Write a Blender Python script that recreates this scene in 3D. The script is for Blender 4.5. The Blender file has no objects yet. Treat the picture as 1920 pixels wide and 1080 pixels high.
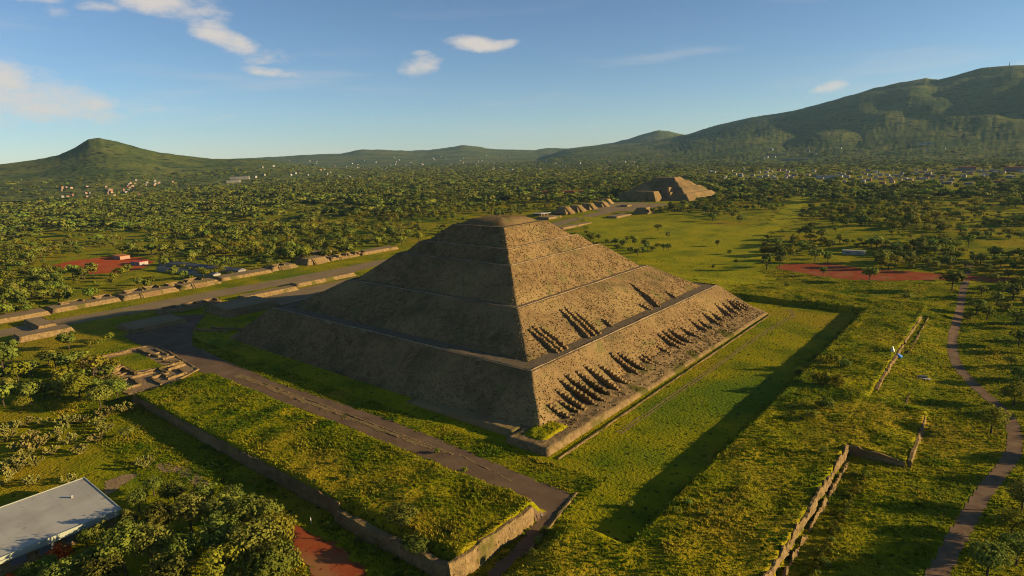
import bpy, bmesh, math, random
import numpy as np
from mathutils import Matrix, Vector

# ------------------------------------------------------------------ camera, world, sun, exposure
SC = bpy.context.scene
COL = SC.collection
CAM = np.array([241.72, -283.01, 102.05])
YAW, PITCH, ROLL, FPX = math.radians(-39.557), math.radians(-12.156), math.radians(-1.694), 1179.5
_f = np.array([math.sin(YAW)*math.cos(PITCH), math.cos(YAW)*math.cos(PITCH), math.sin(PITCH)])
_r0 = np.array([math.cos(YAW), -math.sin(YAW), 0.0])
_u0 = np.cross(_r0, _f)
_r = _r0*math.cos(ROLL) + _u0*math.sin(ROLL)
_u = np.cross(_r, _f)
cd = bpy.data.cameras.new('camera')
cam = bpy.data.objects.new('camera', cd); COL.objects.link(cam)
cd.sensor_width = 36; cd.lens = FPX/1920*36; cd.clip_start = 1; cd.clip_end = 60000
M = Matrix.Identity(4)
for i in range(3):
    M[i][0] = _r[i]; M[i][1] = _u[i]; M[i][2] = -_f[i]; M[i][3] = CAM[i]
cam.matrix_world = M
SC.camera = cam

SUN_AZ, SUN_EL = math.radians(57.5), math.radians(13.0)      # azimuth from +Y towards +X
SKY_STRENGTH, SUN_STRENGTH = 0.06, 5.0
SUN_COLOR = (1.0, 0.76, 0.42)
EXPOSURE = 1.1
W = bpy.data.worlds.new('World'); SC.world = W; W.use_nodes = True
wn, wl = W.node_tree.nodes, W.node_tree.links
wn.clear()

def wmath(op, a, b=None, c=None):
    n = wn.new('ShaderNodeMath'); n.operation = op
    for i, v in enumerate((a, b, c)):
        if v is None: continue
        if isinstance(v, (int, float)): n.inputs[i].default_value = v
        else: wl.new(v, n.inputs[i])
    return n.outputs[0]

sky = wn.new('ShaderNodeTexSky'); sky.sky_type = 'NISHITA'; sky.sun_disc = False
sky.sun_elevation = SUN_EL; sky.sun_rotation = SUN_AZ
sky.altitude = 2300; sky.air_density = 1.0; sky.dust_density = 0.45; sky.ozone_density = 3.0
tc = wn.new('ShaderNodeTexCoord')
nz = wn.new('ShaderNodeTexNoise'); nz.inputs['Scale'].default_value = 9; nz.inputs['Detail'].default_value = 7; nz.inputs['Roughness'].default_value = .62
mp = wn.new('ShaderNodeMapping'); mp.inputs['Scale'].default_value = (1, 1, 2.6)
wl.new(tc.outputs['Generated'], mp.inputs['Vector']); wl.new(mp.outputs['Vector'], nz.inputs['Vector'])
sx = wn.new('ShaderNodeSeparateXYZ'); wl.new(tc.outputs['Generated'], sx.inputs[0])
az = wmath('MULTIPLY', wmath('ARCTAN2', sx.outputs[0], sx.outputs[1]), 180/math.pi)
el = wmath('MULTIPLY', wmath('ARCSINE', sx.outputs[2]), 180/math.pi)
nfac = wmath('SUBTRACT', nz.outputs['Fac'], 0.5)
# small fair-weather clouds: (azimuth, elevation, half width, half height, tilt, weight), degrees
CLOUDS = [(-65.6, 11.6, 2.9, 1.1, -.15, 1.1), (-63.0, 9.8, 2.1, .9, -.4, 1.15), (-61.0, 8.8, 1.9, .85, -.3, 1.25), (-59.2, 8.15, 2.2, .6, 0, 1.25), (-61.8, 9.0, .9, .5, 0, .8),
          (-58.7, 6.9, 2.2, .38, -.12, .95), (-75.8, 5.3, 4.8, 1.5, -.25, 1.15), (-72.5, 4.2, 6.0, .9, -.1, .62), (-79, 5.5, 4, 2, 0, 1),
          (-72.9, 10.4, 1.3, .42, -.3, .7), (-74.5, 11.3, 1.5, .35, 0, .8), (-70.5, 11.0, 1.2, .3, 0, .6), (-47.0, 7.35, 1.5, .75, .15, 1.1), (-46.8, 8.45, .75, .24, 0, .85),
          (-42.2, 9.15, 1.75, .5, -.1, 1.1), (-40.4, 8.95, 1.5, .3, .1, .9), (-13.4, 4.25, 1.5, .42, .22, 1.0), (-1.5, 5.0, 2.6, .35, 0, .6),
          (40, 9, 6, 1.2, 0, 1), (75, 7, 7, 1, 0, 1), (120, 10, 8, 1.5, 0, 1), (-110, 8, 6, 1.2, 0, 1), (-140, 12, 7, 1.6, 0, 1), (165, 9, 7, 1.2, 0, 1)]
tot = None
for ca, ce, wa, we, tilt, wt in CLOUDS:
    da = wmath('SUBTRACT', az, ca)
    de = wmath('SUBTRACT', wmath('SUBTRACT', el, ce), wmath('MULTIPLY', da, tilt))
    q = wmath('ADD', wmath('POWER', wmath('ABSOLUTE', wmath('DIVIDE', da, wa)), 2.0), wmath('POWER', wmath('ABSOLUTE', wmath('DIVIDE', de, we)), 2.0))
    v = wmath('MULTIPLY', wmath('SUBTRACT', 1.25, wmath('MULTIPLY', q, .42)), wt)
    tot = v if tot is None else wmath('MAXIMUM', tot, v)
raw = wmath('ADD', wmath('MAXIMUM', tot, -1.2), wmath('MULTIPLY', nfac, 3.6))
mr = wn.new('ShaderNodeMapRange'); mr.interpolation_type = 'SMOOTHSTEP'
mr.inputs['From Min'].default_value = .35; mr.inputs['From Max'].default_value = 1.5; mr.inputs['To Max'].default_value = .85
wl.new(raw, mr.inputs['Value'])
nz2 = wn.new('ShaderNodeTexNoise'); nz2.inputs['Scale'].default_value = 3.2; nz2.inputs['Detail'].default_value = 6
mp2 = wn.new('ShaderNodeMapping'); mp2.inputs['Scale'].default_value = (1, 1, 9)
wl.new(tc.outputs['Generated'], mp2.inputs['Vector']); wl.new(mp2.outputs['Vector'], nz2.inputs['Vector'])
mr2 = wn.new('ShaderNodeMapRange'); mr2.interpolation_type = 'SMOOTHSTEP'
mr2.inputs['From Min'].default_value = .52; mr2.inputs['From Max'].default_value = .85; mr2.inputs['To Max'].default_value = .28
wl.new(nz2.outputs['Fac'], mr2.inputs['Value'])
mask = wmath('MAXIMUM', mr.outputs[0], mr2.outputs[0])
cl = wn.new('ShaderNodeMix'); cl.data_type = 'RGBA'
CLOUD_COL = (6.0, 5.3, 4.6, 1)
wl.new(mask, cl.inputs['Factor']); wl.new(sky.outputs[0], cl.inputs[6]); cl.inputs[7].default_value = CLOUD_COL
bg = wn.new('ShaderNodeBackground'); bg.inputs['Strength'].default_value = SKY_STRENGTH
wl.new(cl.outputs[2], bg.inputs['Color'])
wo = wn.new('ShaderNodeOutputWorld'); wl.new(bg.outputs[0], wo.inputs['Surface'])

sl = bpy.data.lights.new('sun', 'SUN'); sl.energy = SUN_STRENGTH; sl.angle = math.radians(.55); sl.color = SUN_COLOR
so = bpy.data.objects.new('sun', sl); COL.objects.link(so)
sdir = Vector((math.sin(SUN_AZ)*math.cos(SUN_EL), math.cos(SUN_AZ)*math.cos(SUN_EL), math.sin(SUN_EL)))
so.rotation_euler = sdir.to_track_quat('Z', 'Y').to_euler(); so.location = (300, 300, 400)
SC.view_settings.view_transform = 'Standard'; SC.view_settings.look = 'None'
SC.view_settings.exposure = EXPOSURE; SC.view_settings.gamma = 1
SC.render.engine = 'CYCLES'
SC.cycles.use_denoising = True
SC.cycles.denoising_prefilter = 'NONE'
SC.cycles.filter_width = 1.05
SC.cycles.max_bounces = 3; SC.cycles.diffuse_bounces = 1; SC.cycles.transmission_bounces = 2; SC.cycles.volume_bounces = 0
SC.cycles.transparent_max_bounces = 6

# ------------------------------------------------------------------ numeric helpers
rng = np.random.default_rng(7)
random.seed(7)

def at(px, py, z=0.0):
    d = _f + _r*(px-960)/FPX - _u*(py-540)/FPX
    return CAM + d*((z-CAM[2])/d[2])

def hsh(ix, iy, s):
    n = (ix.astype(np.int64)*374761393 + iy.astype(np.int64)*668265263 + s*982451653) & 0x7fffffff
    n = ((n ^ (n >> 13))*1274126177) & 0x7fffffff
    n = ((n ^ (n >> 16))*69069) & 0x7fffffff
    return (n & 0xffff)/65535.0

def vn(x, y, s=0):
    x = np.asarray(x, float); y = np.asarray(y, float)
    ix, iy = np.floor(x), np.floor(y); fx, fy = x-ix, y-iy
    fx = fx*fx*(3-2*fx); fy = fy*fy*(3-2*fy)
    a, b, c, d = hsh(ix, iy, s), hsh(ix+1, iy, s), hsh(ix, iy+1, s), hsh(ix+1, iy+1, s)
    return (a*(1-fx)+b*fx)*(1-fy) + (c*(1-fx)+d*fx)*fy

def fbm(x, y, s=0, o=4):
    v = 0; a = .5; t = 0
    for k in range(o):
        v = v + a*vn(x, y, s+k*17); t += a; a *= .5; x = np.asarray(x)*2.03+3.1; y = np.asarray(y)*2.03+1.7
    return v/t

def rp(v, a, b): return np.clip((v-a)/(b-a), 0, 1)
def sm(v, a, b):
    t = rp(v, a, b); return t*t*(3-2*t)

def inpoly(x, y, poly):
    r = np.zeros(np.shape(x), bool); n = len(poly)
    for i in range(n):
        x0, y0 = poly[i][:2]; x1, y1 = poly[(i+1) % n][:2]
        if y0 == y1: continue
        c = ((y0 > y) != (y1 > y)) & (x < (x1-x0)*(y-y0)/(y1-y0)+x0)
        r ^= c
    return r

def gp(*pts, z=0): return [tuple(at(px, py, z)[:2]) for px, py in pts]

# ------------------------------------------------------------------ terrain height
FLAT = []          # polygons kept even
def H(x, y):
    x = np.asarray(x, float); y = np.asarray(y, float)
    base = 12*sm(y, 150, 650)
    # grass terrace south of the stone road
    hw = 4.0 + 1.7*rp(x, -60, 140)
    south = np.where(x < 97, rp(y, -189.0, -188.3), rp(y, -191.5+1.5*vn(x/4, y*0, 3), -185.5))
    b1 = hw*sm(x, -66, -46)*rp(x, 143.2, 142.2)*south*sm(y, -151, -157)
    # long grass bank east of the lawn, and its southern block
    blk = np.where(y < -62, 1.0, np.where(y < -18, 1-.35*rp(x, 203, 220), 1.0))
    o_s = rp(x, 203.8, 203.2)
    o_m = rp(x, 220.8, 220.2)
    o_n = (.52+.48*rp(x, 200.6, 200.0))*rp(x, 219, 203)
    k = sm(y, -20, -4)
    outer = np.where(y < -62.1, o_s, o_m*(1-k)+o_n*k)*blk
    b2 = 3.6*rp(x, 170.4, 172.4)*outer*sm(y, 178, 160)*(y > -156)
    b3 = 3.6*sm(x, 149.5, 157)*outer*rp(y, -153.8, -155.6)*sm(y, -245, -215)
    b4 = 3.2*rp(y, 135.6, 139)*sm(y, 196, 166)*sm(x, 10, 40)*sm(x, 222, 200)
    berm = np.maximum(np.maximum(b1, b2), np.maximum(b3, b4))
    tr = .5*rp(x, 203.8, 204.2)*rp(x, 211.9, 210.6)*rp(y, -66, -74)*rp(y, -240, -230)
    # gentle unevenness
    r = np.hypot(x, y)
    amp = .25 + .35*rp(r, 300, 900) + .95*rp(berm, .8, 3)
    calm = ((np.abs(x) < 170) & (y > -154) & (y < 136) & (x > -180)) | ((x > -305) & (x < -180) & (y > -420) & (y < 560))
    amp = np.where(calm, .05, amp)
    for pl in FLAT: amp = np.where(inpoly(x, y, pl), .0, amp)
    u = (fbm(x/11, y/11, 5, 3)-.5)*2*amp + (fbm(x/180, y/180, 9, 2)-.5)*5*rp(r, 500, 1500)
    u = np.where((x > 166) & (x < 176) & (y > -156) & (y < 150), u*.2, u)
    edge = ((x > 141) & (x < 144)) | ((x > 199) & (x < 204.5)) | ((y > -190) & (y < -187.5))
    u = np.where(edge & (berm > .2), u*.3, u)
    return base + berm - tr + u

def h1(x, y): return float(H(np.array([x]), np.array([y]))[0])

# ------------------------------------------------------------------ object helpers
ORD = 'first second third fourth fifth sixth seventh eighth ninth tenth eleventh twelfth thirteenth fourteenth fifteenth sixteenth seventeenth eighteenth nineteenth twentieth'.split()
def link(o): COL.objects.link(o); return o

def mesh_np(name, V, F, mat, parent=None, smooth=False):
    """V (n,3); F (m,3) or (m,4) array, or a list of tuples"""
    me = bpy.data.meshes.new(name)
    V = np.asarray(V, np.float32)
    if isinstance(F, np.ndarray):
        m, k = F.shape
        me.vertices.add(len(V)); me.vertices.foreach_set('co', V.ravel())
        me.loops.add(m*k); me.loops.foreach_set('vertex_index', F.astype(np.int32).ravel())
        me.polygons.add(m)
        me.polygons.foreach_set('loop_start', np.arange(0, m*k, k, dtype=np.int32))
        me.polygons.foreach_set('loop_total', np.full(m, k, np.int32))
        me.update(calc_edges=True); me.validate()
    else:
        me.from_pydata(V.tolist(), [], F); me.update()
    if smooth: me.polygons.foreach_set('use_smooth', np.ones(len(me.polygons), bool))
    if mat: me.materials.append(mat)
    o = bpy.data.objects.new(name, me)
    if parent: o.parent = parent
    return link(o)

def empty(name, loc=(0, 0, 0), rz=0):
    o = bpy.data.objects.new(name, None); o.location = loc; o.rotation_euler = (0, 0, rz); o.empty_display_size = .1
    return link(o)

def tag(o, label=None, cat=None, group=None, kind=None):
    if label: o['label'] = label
    if cat: o['category'] = cat
    if group: o['group'] = group
    if kind: o['kind'] = kind
    return o

def struct(o, label=None): 
    o['kind'] = 'structure'
    if label: o['label'] = label
    return o

def part(name, mesh, parent, loc=(0, 0, 0), rz=0, sc=(1, 1, 1)):
    o = bpy.data.objects.new(name, mesh); o.parent = parent; o.location = loc; o.rotation_euler = (0, 0, rz); o.scale = sc
    return link(o)

class MB:
    def __init__(s): s.v = []; s.f = []
    def box(s, c, d, rz=0, jit=0, taper=0):
        """c centre of the base, d full sizes; taper shrinks the top by that many metres a side"""
        n = len(s.v); cx, cy, cz = c; a, b, h = d[0]/2, d[1]/2, d[2]
        co, si = math.cos(rz), math.sin(rz)
        for z, t in ((0, 0), (h, taper)):
            for sx_, sy_ in ((-1, -1), (1, -1), (1, 1), (-1, 1)):
                x = sx_*(a-t)+random.uniform(-jit, jit); y = sy_*(b-t)+random.uniform(-jit, jit)
                s.v.append((cx+x*co-y*si, cy+x*si+y*co, cz+z+(random.uniform(-jit, jit) if z else 0)))
        for q in ((0, 3, 2, 1), (4, 5, 6, 7), (0, 1, 5, 4), (1, 2, 6, 5), (2, 3, 7, 6), (3, 0, 4, 7)):
            s.f.append(tuple(n+i for i in q))
        return s
    def poly(s, pts, faces):
        n = len(s.v); s.v += [tuple(p) for p in pts]; s.f += [tuple(n+i for i in f) for f in faces]; return s
    def tube(s, pts, rads, k=6):
        n = len(s.v); P = [Vector(p) for p in pts]
        for i, p in enumerate(P):
            d = (P[min(i+1, len(P)-1)]-P[max(i-1, 0)]).normalized()
            a = d.cross(Vector((0, 1, 0.01))).normalized(); b = d.cross(a)
            for j in range(k):
                t = 2*math.pi*j/k; s.v.append(tuple(p+(a*math.cos(t)+b*math.sin(t))*rads[i]))
        for i in range(len(P)-1):
            for j in range(k):
                s.f.append((n+i*k+j, n+i*k+(j+1) % k, n+(i+1)*k+(j+1) % k, n+(i+1)*k+j))
        s.f.append(tuple(n+(len(P)-1)*k+j for j in range(k)))
        return s
    def obj(s, name, mat, parent=None, smooth=False): return mesh_np(name, s.v, s.f, mat, parent, smooth)

# ------------------------------------------------------------------ materials
def mat(name, cols, scale=1.0, detail=6, rough=.9, bump=0, bscale=None, speck=None, ramp=(.3, .7), bdist=.3, big=None, per_obj=0, transl=None, spec=.02):
    """cols: colours along a world-space noise; speck = (colour, scale, threshold); big = (colour, scale, lo, hi) broad patches"""
    m = bpy.data.materials.new(name); m.use_nodes = True
    n, l = m.node_tree.nodes, m.node_tree.links
    b = n['Principled BSDF']; b.inputs['Roughness'].default_value = rough; b.inputs['Specular IOR Level'].default_value = spec
    g = n.new('ShaderNodeNewGeometry')
    def noise(sc, de=detail, ro=.6):
        t = n.new('ShaderNodeTexNoise'); t.inputs['Scale'].default_value = sc; t.inputs['Detail'].default_value = de; t.inputs['Roughness'].default_value = ro
        l.new(g.outputs['Position'], t.inputs['Vector']); return t.outputs['Fac']
    def mix(f, a, bb):
        x = n.new('ShaderNodeMix'); x.data_type = 'RGBA'
        if isinstance(f, float): x.inputs[0].default_value = f
        else: l.new(f, x.inputs[0])
        for i, v in ((6, a), (7, bb)):
            if isinstance(v, tuple): x.inputs[i].default_value = (*v[:3], 1)
            else: l.new(v, x.inputs[i])
        return x.outputs[2]
    def mrange(v, lo, hi):
        x = n.new('ShaderNodeMapRange'); x.interpolation_type = 'SMOOTHSTEP'; x.inputs[1].default_value = lo; x.inputs[2].default_value = hi
        l.new(v, x.inputs[0]); return x.outputs[0]
    r = n.new('ShaderNodeValToRGB'); e = r.color_ramp.elements
    while len(e) < len(cols): e.new(.5)
    for i, c in enumerate(cols):
        e[i].position = ramp[0]+(ramp[1]-ramp[0])*i/max(1, len(cols)-1); e[i].color = (*c, 1)
    l.new(noise(scale), r.inputs[0]); col = r.outputs[0]
    if big:
        for bc, bs, lo, hi in (big if isinstance(big, list) else [big]):
            col = mix(mrange(noise(bs, 3, .55), lo, hi), col, bc)
    if speck:
        for sc_, ss, th in (speck if isinstance(speck, list) else [speck]):
            col = mix(mrange(noise(ss, 2, .6), th, th+.07), col, sc_)
    if per_obj:
        oi = n.new('ShaderNodeObjectInfo')
        hs = n.new('ShaderNodeHueSaturation'); l.new(col, hs.inputs['Color'])
        def lin(v, a, c):
            x = n.new('ShaderNodeMath'); x.operation = 'MULTIPLY_ADD'; l.new(v, x.inputs[0]); x.inputs[1].default_value = a; x.inputs[2].default_value = c; return x.outputs[0]
        l.new(lin(oi.outputs['Random'], per_obj, 1-per_obj*.5), hs.inputs['Value'])
        fr = n.new('ShaderNodeMath'); fr.operation = 'FRACT'
        l.new(lin(oi.outputs['Random'], 7.31, 0), fr.inputs[0])
        l.new(lin(fr.outputs[0], .05, .475), hs.inputs['Hue'])
        col = hs.outputs[0]
    l.new(col, b.inputs['Base Color'])
    if bump:
        bp = n.new('ShaderNodeBump'); bp.inputs['Strength'].default_value = bump; bp.inputs['Distance'].default_value = bdist
        l.new(noise(bscale or scale*2, 3, .65), bp.inputs['Height']); l.new(bp.outputs[0], b.inputs['Normal'])
    if transl:
        o = n['Material Output']; t = n.new('ShaderNodeBsdfTranslucent'); l.new(col, t.inputs['Color'])
        ms = n.new('ShaderNodeMixShader'); ms.inputs[0].default_value = transl
        l.new(b.outputs[0], ms.inputs[1]); l.new(t.outputs[0], ms.inputs[2]); l.new(ms.outputs[0], o.inputs['Surface'])
    return m

MT = {}
MT['ground'] = mat('grass_ground', [(0.0869, 0.114, 0.003), (0.189, 0.178, 0.003), (0.265, 0.217, 0.004)], .045, 6, ramp=(.34, .66), bump=1, bscale=.8, bdist=.8,
                   speck=[((0.0318, 0.0445, 0.002), .42, .6)], big=[((0.244, 0.18, 0.008), .014, .5, .66), ((0.0901, 0.133, 0.006), .009, .56, .7)])  # dark specks are shadow between the tufts, painted into the ground colour
MT['tuft'] = mat('grass_blades', [(0.072, 0.13, 0.0055), (0.192, 0.206, 0.0077), (0.324, 0.271, 0.0154)], .07, 5, transl=.4, ramp=(.36, .64), speck=[((0.06, 0.0826, 0.0044), .3, .6)], big=[((0.36, 0.277, 0.022), .03, .55, .68), ((0.09, 0.142, 0.0066), .022, .56, .66)])  # darker spots put speckled shade among the blades into their colour
MT['stone'] = mat('rubble_stone', [(0.13, 0.0819, 0.0346), (0.181, 0.116, 0.0487), (0.232, 0.152, 0.0655)], .3, 5, ramp=(.3, .7), bump=.8, bscale=1.8, bdist=.14,
                  speck=[((0.0648, 0.0399, 0.0168), 1.25, .63), ((0.0432, 0.0263, 0.0112), 2.6, .66), ((0.281, 0.2, 0.0983), 2.1, .66)], big=[((0.124, 0.0882, 0.0374), .05, .5, .64), ((0.243, 0.163, 0.0655), .022, .5, .66), ((0.151, 0.121, 0.0421), .09, .58, .68)])  # dark specks paint the small shadows of jutting stones; pale ones are stone tone
MT['rim'] = mat('pale_ledge_stone', [(0.2, 0.136, 0.0673), (0.33, 0.234, 0.119)], .6, 5, bump=.4, bscale=1.6, bdist=.2, speck=[((0.1, 0.0655, 0.0317), .9, .6)])  # ledge stone in a lighter tone than the tiers
MT['stone2'] = mat('cut_stone', [(0.12, 0.0795, 0.0342), (0.198, 0.132, 0.057), (0.264, 0.18, 0.0798)], .6, 7, bump=.8, bscale=1.6, bdist=.4, speck=[((0.042, 0.0265, 0.0114), 1.0, .64)], big=[((0.09, 0.0795, 0.019), .07, .56, .66)])
MT['terrace'] = mat('terrace_paving', [(.11, .08, .046), (.16, .12, .07)], .8, 5, bump=.3, bscale=2, speck=[((.06, .06, .02), .3, .62)])
MT['road'] = mat('dusty_road', [(0.0983, 0.0631, 0.0365), (0.135, 0.0876, 0.0505), (0.164, 0.108, 0.0606)], .12, 8, bump=.3, bscale=1.5, bdist=.1, speck=[((0.0819, 0.0502, 0.0281), .8, .66)], big=[((0.172, 0.114, 0.0673), .05, .55, .7)])
MT['avenue'] = mat('avenue_gravel', [(0.184, 0.131, 0.0673), (0.244, 0.174, 0.0901)], .08, 7, bump=.2, bscale=2, bdist=.1, big=((0.218, 0.17, 0.0449), .03, .55, .72))
MT['path'] = mat('red_brown_path', [(.12, .075, .042), (.165, .105, .06), (.2, .14, .08)], .25, 6, bump=.4, bscale=2, bdist=.1, speck=[((.1, .1, .02), .5, .66)])
MT['red'] = mat('red_earth', [(.2, .045, .016), (.27, .062, .02), (.26, .1, .04)], .06, 6, bump=.4, bscale=.7, bdist=.2, big=((.26, .12, .045), .03, .54, .7), speck=[((.12, .11, .01), .16, .62), ((.15, .04, .016), .5, .62)])
MT['tan'] = mat('bare_dry_earth', [(0.195, 0.126, 0.0594), (0.281, 0.192, 0.0924)], .3, 7, bump=.8, bscale=1, bdist=.4)
MT['bark'] = mat('bark', [(.05, .035, .02), (.1, .075, .05)], 4, 4, bump=.5)
MT['leaf_a'] = mat('leaves_olive', [(0.0955, 0.124, 0.0154), (0.212, 0.236, 0.0308)], .7, 3, per_obj=.8, transl=.28, rough=.7)
MT['leaf_b'] = mat('leaves_dark', [(0.0845, 0.105, 0.0154), (0.202, 0.205, 0.0308)], .7, 3, per_obj=.7, transl=.25, rough=.65)
MT['leaf_c'] = mat('leaves_yellow_green', [(.13, .14, .012), (.25, .225, .02)], .7, 3, per_obj=.5, transl=.3, rough=.7)
MT['pad'] = mat('cactus_pads', [(.13, .125, .024), (.24, .2, .055)], 1.1, 3, per_obj=.4, rough=.5)
MT['flower'] = mat('orange_flowers', [(.5, .07, .01), (.75, .13, .02)], 2, 3, transl=.2)
MT['roofing'] = mat('pale_grey_roofing', [(.36, .335, .27), (.43, .405, .33)], .1, 6, rough=.6, big=((.32, .3, .24), .06, .5, .7), speck=[((.3, .27, .2), .35, .64)])
MT['fascia'] = mat('pale_green_fascia', [(0.281, 0.295, 0.215), (0.338, 0.345, 0.259)], .3, 4, rough=.6)
MT['plaster'] = mat('white_plaster', [(0.216, 0.198, 0.162), (0.302, 0.281, 0.238)], .02, 4, per_obj=.9)
MT['plaster2'] = mat('pinkish_plaster', [(0.224, 0.143, 0.091), (0.304, 0.21, 0.14)], .02, 4, per_obj=.7)
MT['terracotta'] = mat('terracotta_roof', [(0.315, 0.0803, 0.0408), (0.413, 0.124, 0.0612)], .05, 4, per_obj=.3)
MT['concrete'] = mat('grey_concrete_roof', [(0.225, 0.212, 0.184), (0.338, 0.314, 0.272)], .05, 5, per_obj=.4)
MT['dark'] = mat('dark_metal_roof', [(.1, .1, .11), (.15, .15, .16)], .2, 5)
MT['white'] = mat('white_cloth', [(0.54, 0.511, 0.449), (0.615, 0.584, 0.517)], 1, 3)
MT['blue'] = mat('blue_tarpaulin', [(.06, .16, .42), (.1, .24, .55)], 1, 3)
MT['skin'] = mat('skin', [(.3, .17, .1), (.34, .2, .13)], 4, 2)
MT['denim'] = mat('dark_trousers', [(.03, .035, .05), (.05, .055, .07)], 3, 2)
MT['hill'] = mat('hill_scrub', [(.05, .072, .015), (.085, .1, .019), (.12, .122, .024)], .004, 7, ramp=(.35, .65), bump=.6, bscale=.02, bdist=7,
                 speck=[((.028, .042, .01), .022, .55)], big=[((.13, .13, .026), .0016, .5, .68)])

# ------------------------------------------------------------------ ground sheet
RED_W = gp((98, 498), (130, 490), (205, 481), (262, 483), (290, 490), (268, 503), (232, 511), (160, 514))
RED_E = gp((1453, 501), (1467, 495), (1553, 494), (1613, 503), (1760, 513), (1897, 523), (1907, 529), (1760, 523), (1657, 524), (1587, 521), (1533, 515), z=2.2)
RED_S = gp((538, 985), (562, 985), (590, 1000), (632, 1022), (668, 1048), (690, 1075), (720, 1120), (600, 1125), (580, 1085), (572, 1050), (550, 1015))
FLAT += [RED_W, RED_E, RED_S]

def lines(lo, hi, step, spec, far_lo, far_hi, g0, g1):
    v = [a for a in np.arange(lo, hi+1e-6, step) if min([abs(a-s) for s in spec]+[9]) > .45] + list(spec)
    s = step
    a = lo
    while a > far_lo: s *= g0; a -= s; v.append(a)
    s = step; a = hi
    while a < far_hi: s *= g1; a += s; v.append(a)
    return np.array(sorted(v))
XS = lines(-330, 290, 1.7, [142.2, 143.2, 150, 170.4, 172.4, 200, 200.6, 203.2, 203.8, 204.2, 210.6, 211.9, 220.2, 220.8], -14000, 13500, 1.055, 1.09)
YS = lines(-290, 220, 1.7, [-189, -188.3, -155.6, -153.8, -62.2, -62.0, 135.6, 139], -13500, 14000, 1.12, 1.045)
GX, GY = np.meshgrid(XS, YS, indexing='ij')
GZ = H(GX, GY)
nx, ny = len(XS), len(YS)
idx = np.arange(nx*ny).reshape(nx, ny)
F = np.stack([idx[:-1, :-1], idx[1:, :-1], idx[1:, 1:], idx[:-1, 1:]], -1).reshape(-1, 4)
ground = struct(mesh_np('ground', np.stack([GX, GY, GZ], -1).reshape(-1, 3), F, MT['ground']), 'green grass ground and farmland of the valley around the pyramid')

def sheet(name, poly, m, cell=1.0, dz=.07, edge=.8, label=None):
    p = np.array(poly); x0, y0 = p.min(0)[:2]-2; x1, y1 = p.max(0)[:2]+2
    xs = np.arange(x0, x1+cell, cell); ys = np.arange(y0, y1+cell, cell)
    X, Y = np.meshgrid(xs, ys, indexing='ij')
    cx, cy = X[:-1, :-1]+cell/2, Y[:-1, :-1]+cell/2
    ins = inpoly(cx+(fbm(cx/5, cy/5, 31, 3)-.5)*4*edge, cy+(fbm(cx/5, cy/5, 57, 3)-.5)*4*edge, poly)
    Z = H(X, Y)+dz
    ii = np.arange(X.size).reshape(X.shape)
    Fq = np.stack([ii[:-1, :-1], ii[1:, :-1], ii[1:, 1:], ii[:-1, 1:]], -1)[ins]
    used, inv = np.unique(Fq, return_inverse=True)
    V = np.stack([X, Y, Z], -1).reshape(-1, 3)[used]
    return struct(mesh_np(name, V, inv.reshape(-1, 4), m), label)

def buffer(pts, w):
    P = np.array(pts, float); t = np.gradient(P, axis=0); t /= np.linalg.norm(t, axis=1)[:, None]
    nrm = np.stack([-t[:, 1], t[:, 0]], -1); w = np.broadcast_to(np.asarray(w, float), (len(P),))[:, None]/2
    return [tuple(q) for q in P+nrm*w]+[tuple(q) for q in (P-nrm*w)[::-1]]

def spline(pts, n=8):
    P = [np.array(p, float) for p in pts]; out = []
    for i in range(len(P)-1):
        p0, p1, p2, p3 = P[max(i-1, 0)], P[i], P[i+1], P[min(i+2, len(P)-1)]
        for k in range(n):
            t = k/n
            out.append(.5*((2*p1)+(-p0+p2)*t+(2*p0-5*p1+4*p2-p3)*t*t+(-p0+3*p1-3*p2+p3)*t**3))
    out.append(P[-1]); return out

FIELD = gp((1085, 412), (1200, 418), (1330, 428), (1430, 432), (1470, 400), (1480, 380), (1520, 378), (1500, 420), (1430, 452), (1430, 500), (1445, 520), (1290, 560), (1130, 470), z=4)
MT['meadow'] = mat('bright_meadow', [(.15, .165, .004), (.24, .222, .004), (.3, .25, .006)], .03, 6, ramp=(.34, .66), bump=1, bscale=.7, bdist=.7, speck=[((.07, .09, .004), .25, .62)])
sheet('meadow', FIELD, MT['meadow'], 5.0, .35, 4.0, 'bright yellow green meadow behind the pyramid')
ROAD = [(-175, -150), (-140, -152), (-118, -152), (-66, -152.5), (-20, -151), (40, -149.5), (100, -149), (130, -153), (144, -157), (146, -166), (147.5, -181), (150, -200), (156, -230), (160, -230), (155, -200),
        (151, -180), (149.5, -168), (147.5, -156), (144, -139), (125, -138.5), (100, -137), (46, -135.5), (-16, -139), (-70, -137), (-118, -134), (-150, -120), (-185, -95), (-205, -110)]
sheet('road', ROAD, MT['road'], .8, .09, .5, 'dusty brown road along the shaded side of the pyramid')
sheet('stone_strip', [(-48, -146.2), (-10, -146), (40, -145.2), (76, -144), (96, -142.4), (96, -141.2), (60, -141.6), (0, -142.2), (-48, -142.4)], MT['stone2'], .6, .16, .8, 'strip of exposed pale stone along the brown road')
AV = [(-262, -420), (-240, -420), (-240, -180), (-232, -120), (-233, -58), (-226, 45), (-233, 87), (-236, 300), (-238, 560), (-262, 560), (-258, 300), (-258, 107), (-255, 0), (-260, -52), (-260, -112), (-262, -161)]
sheet('avenue', AV, MT['avenue'], 2.0, .1, .5, 'broad gravel avenue leading to the far pyramid')
sheet('plaza', [(-325, 555), (-215, 555), (-200, 690), (-330, 690)], MT['avenue'], 4.0, .15, .4, 'gravel plaza before the far pyramid')
sheet('forecourt', [(-205, -60), (-150, -60), (-128, -30), (-128, 60), (-205, 60)], MT['avenue'], 2, .08, .5, 'gravel forecourt between pyramid and avenue')
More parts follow.
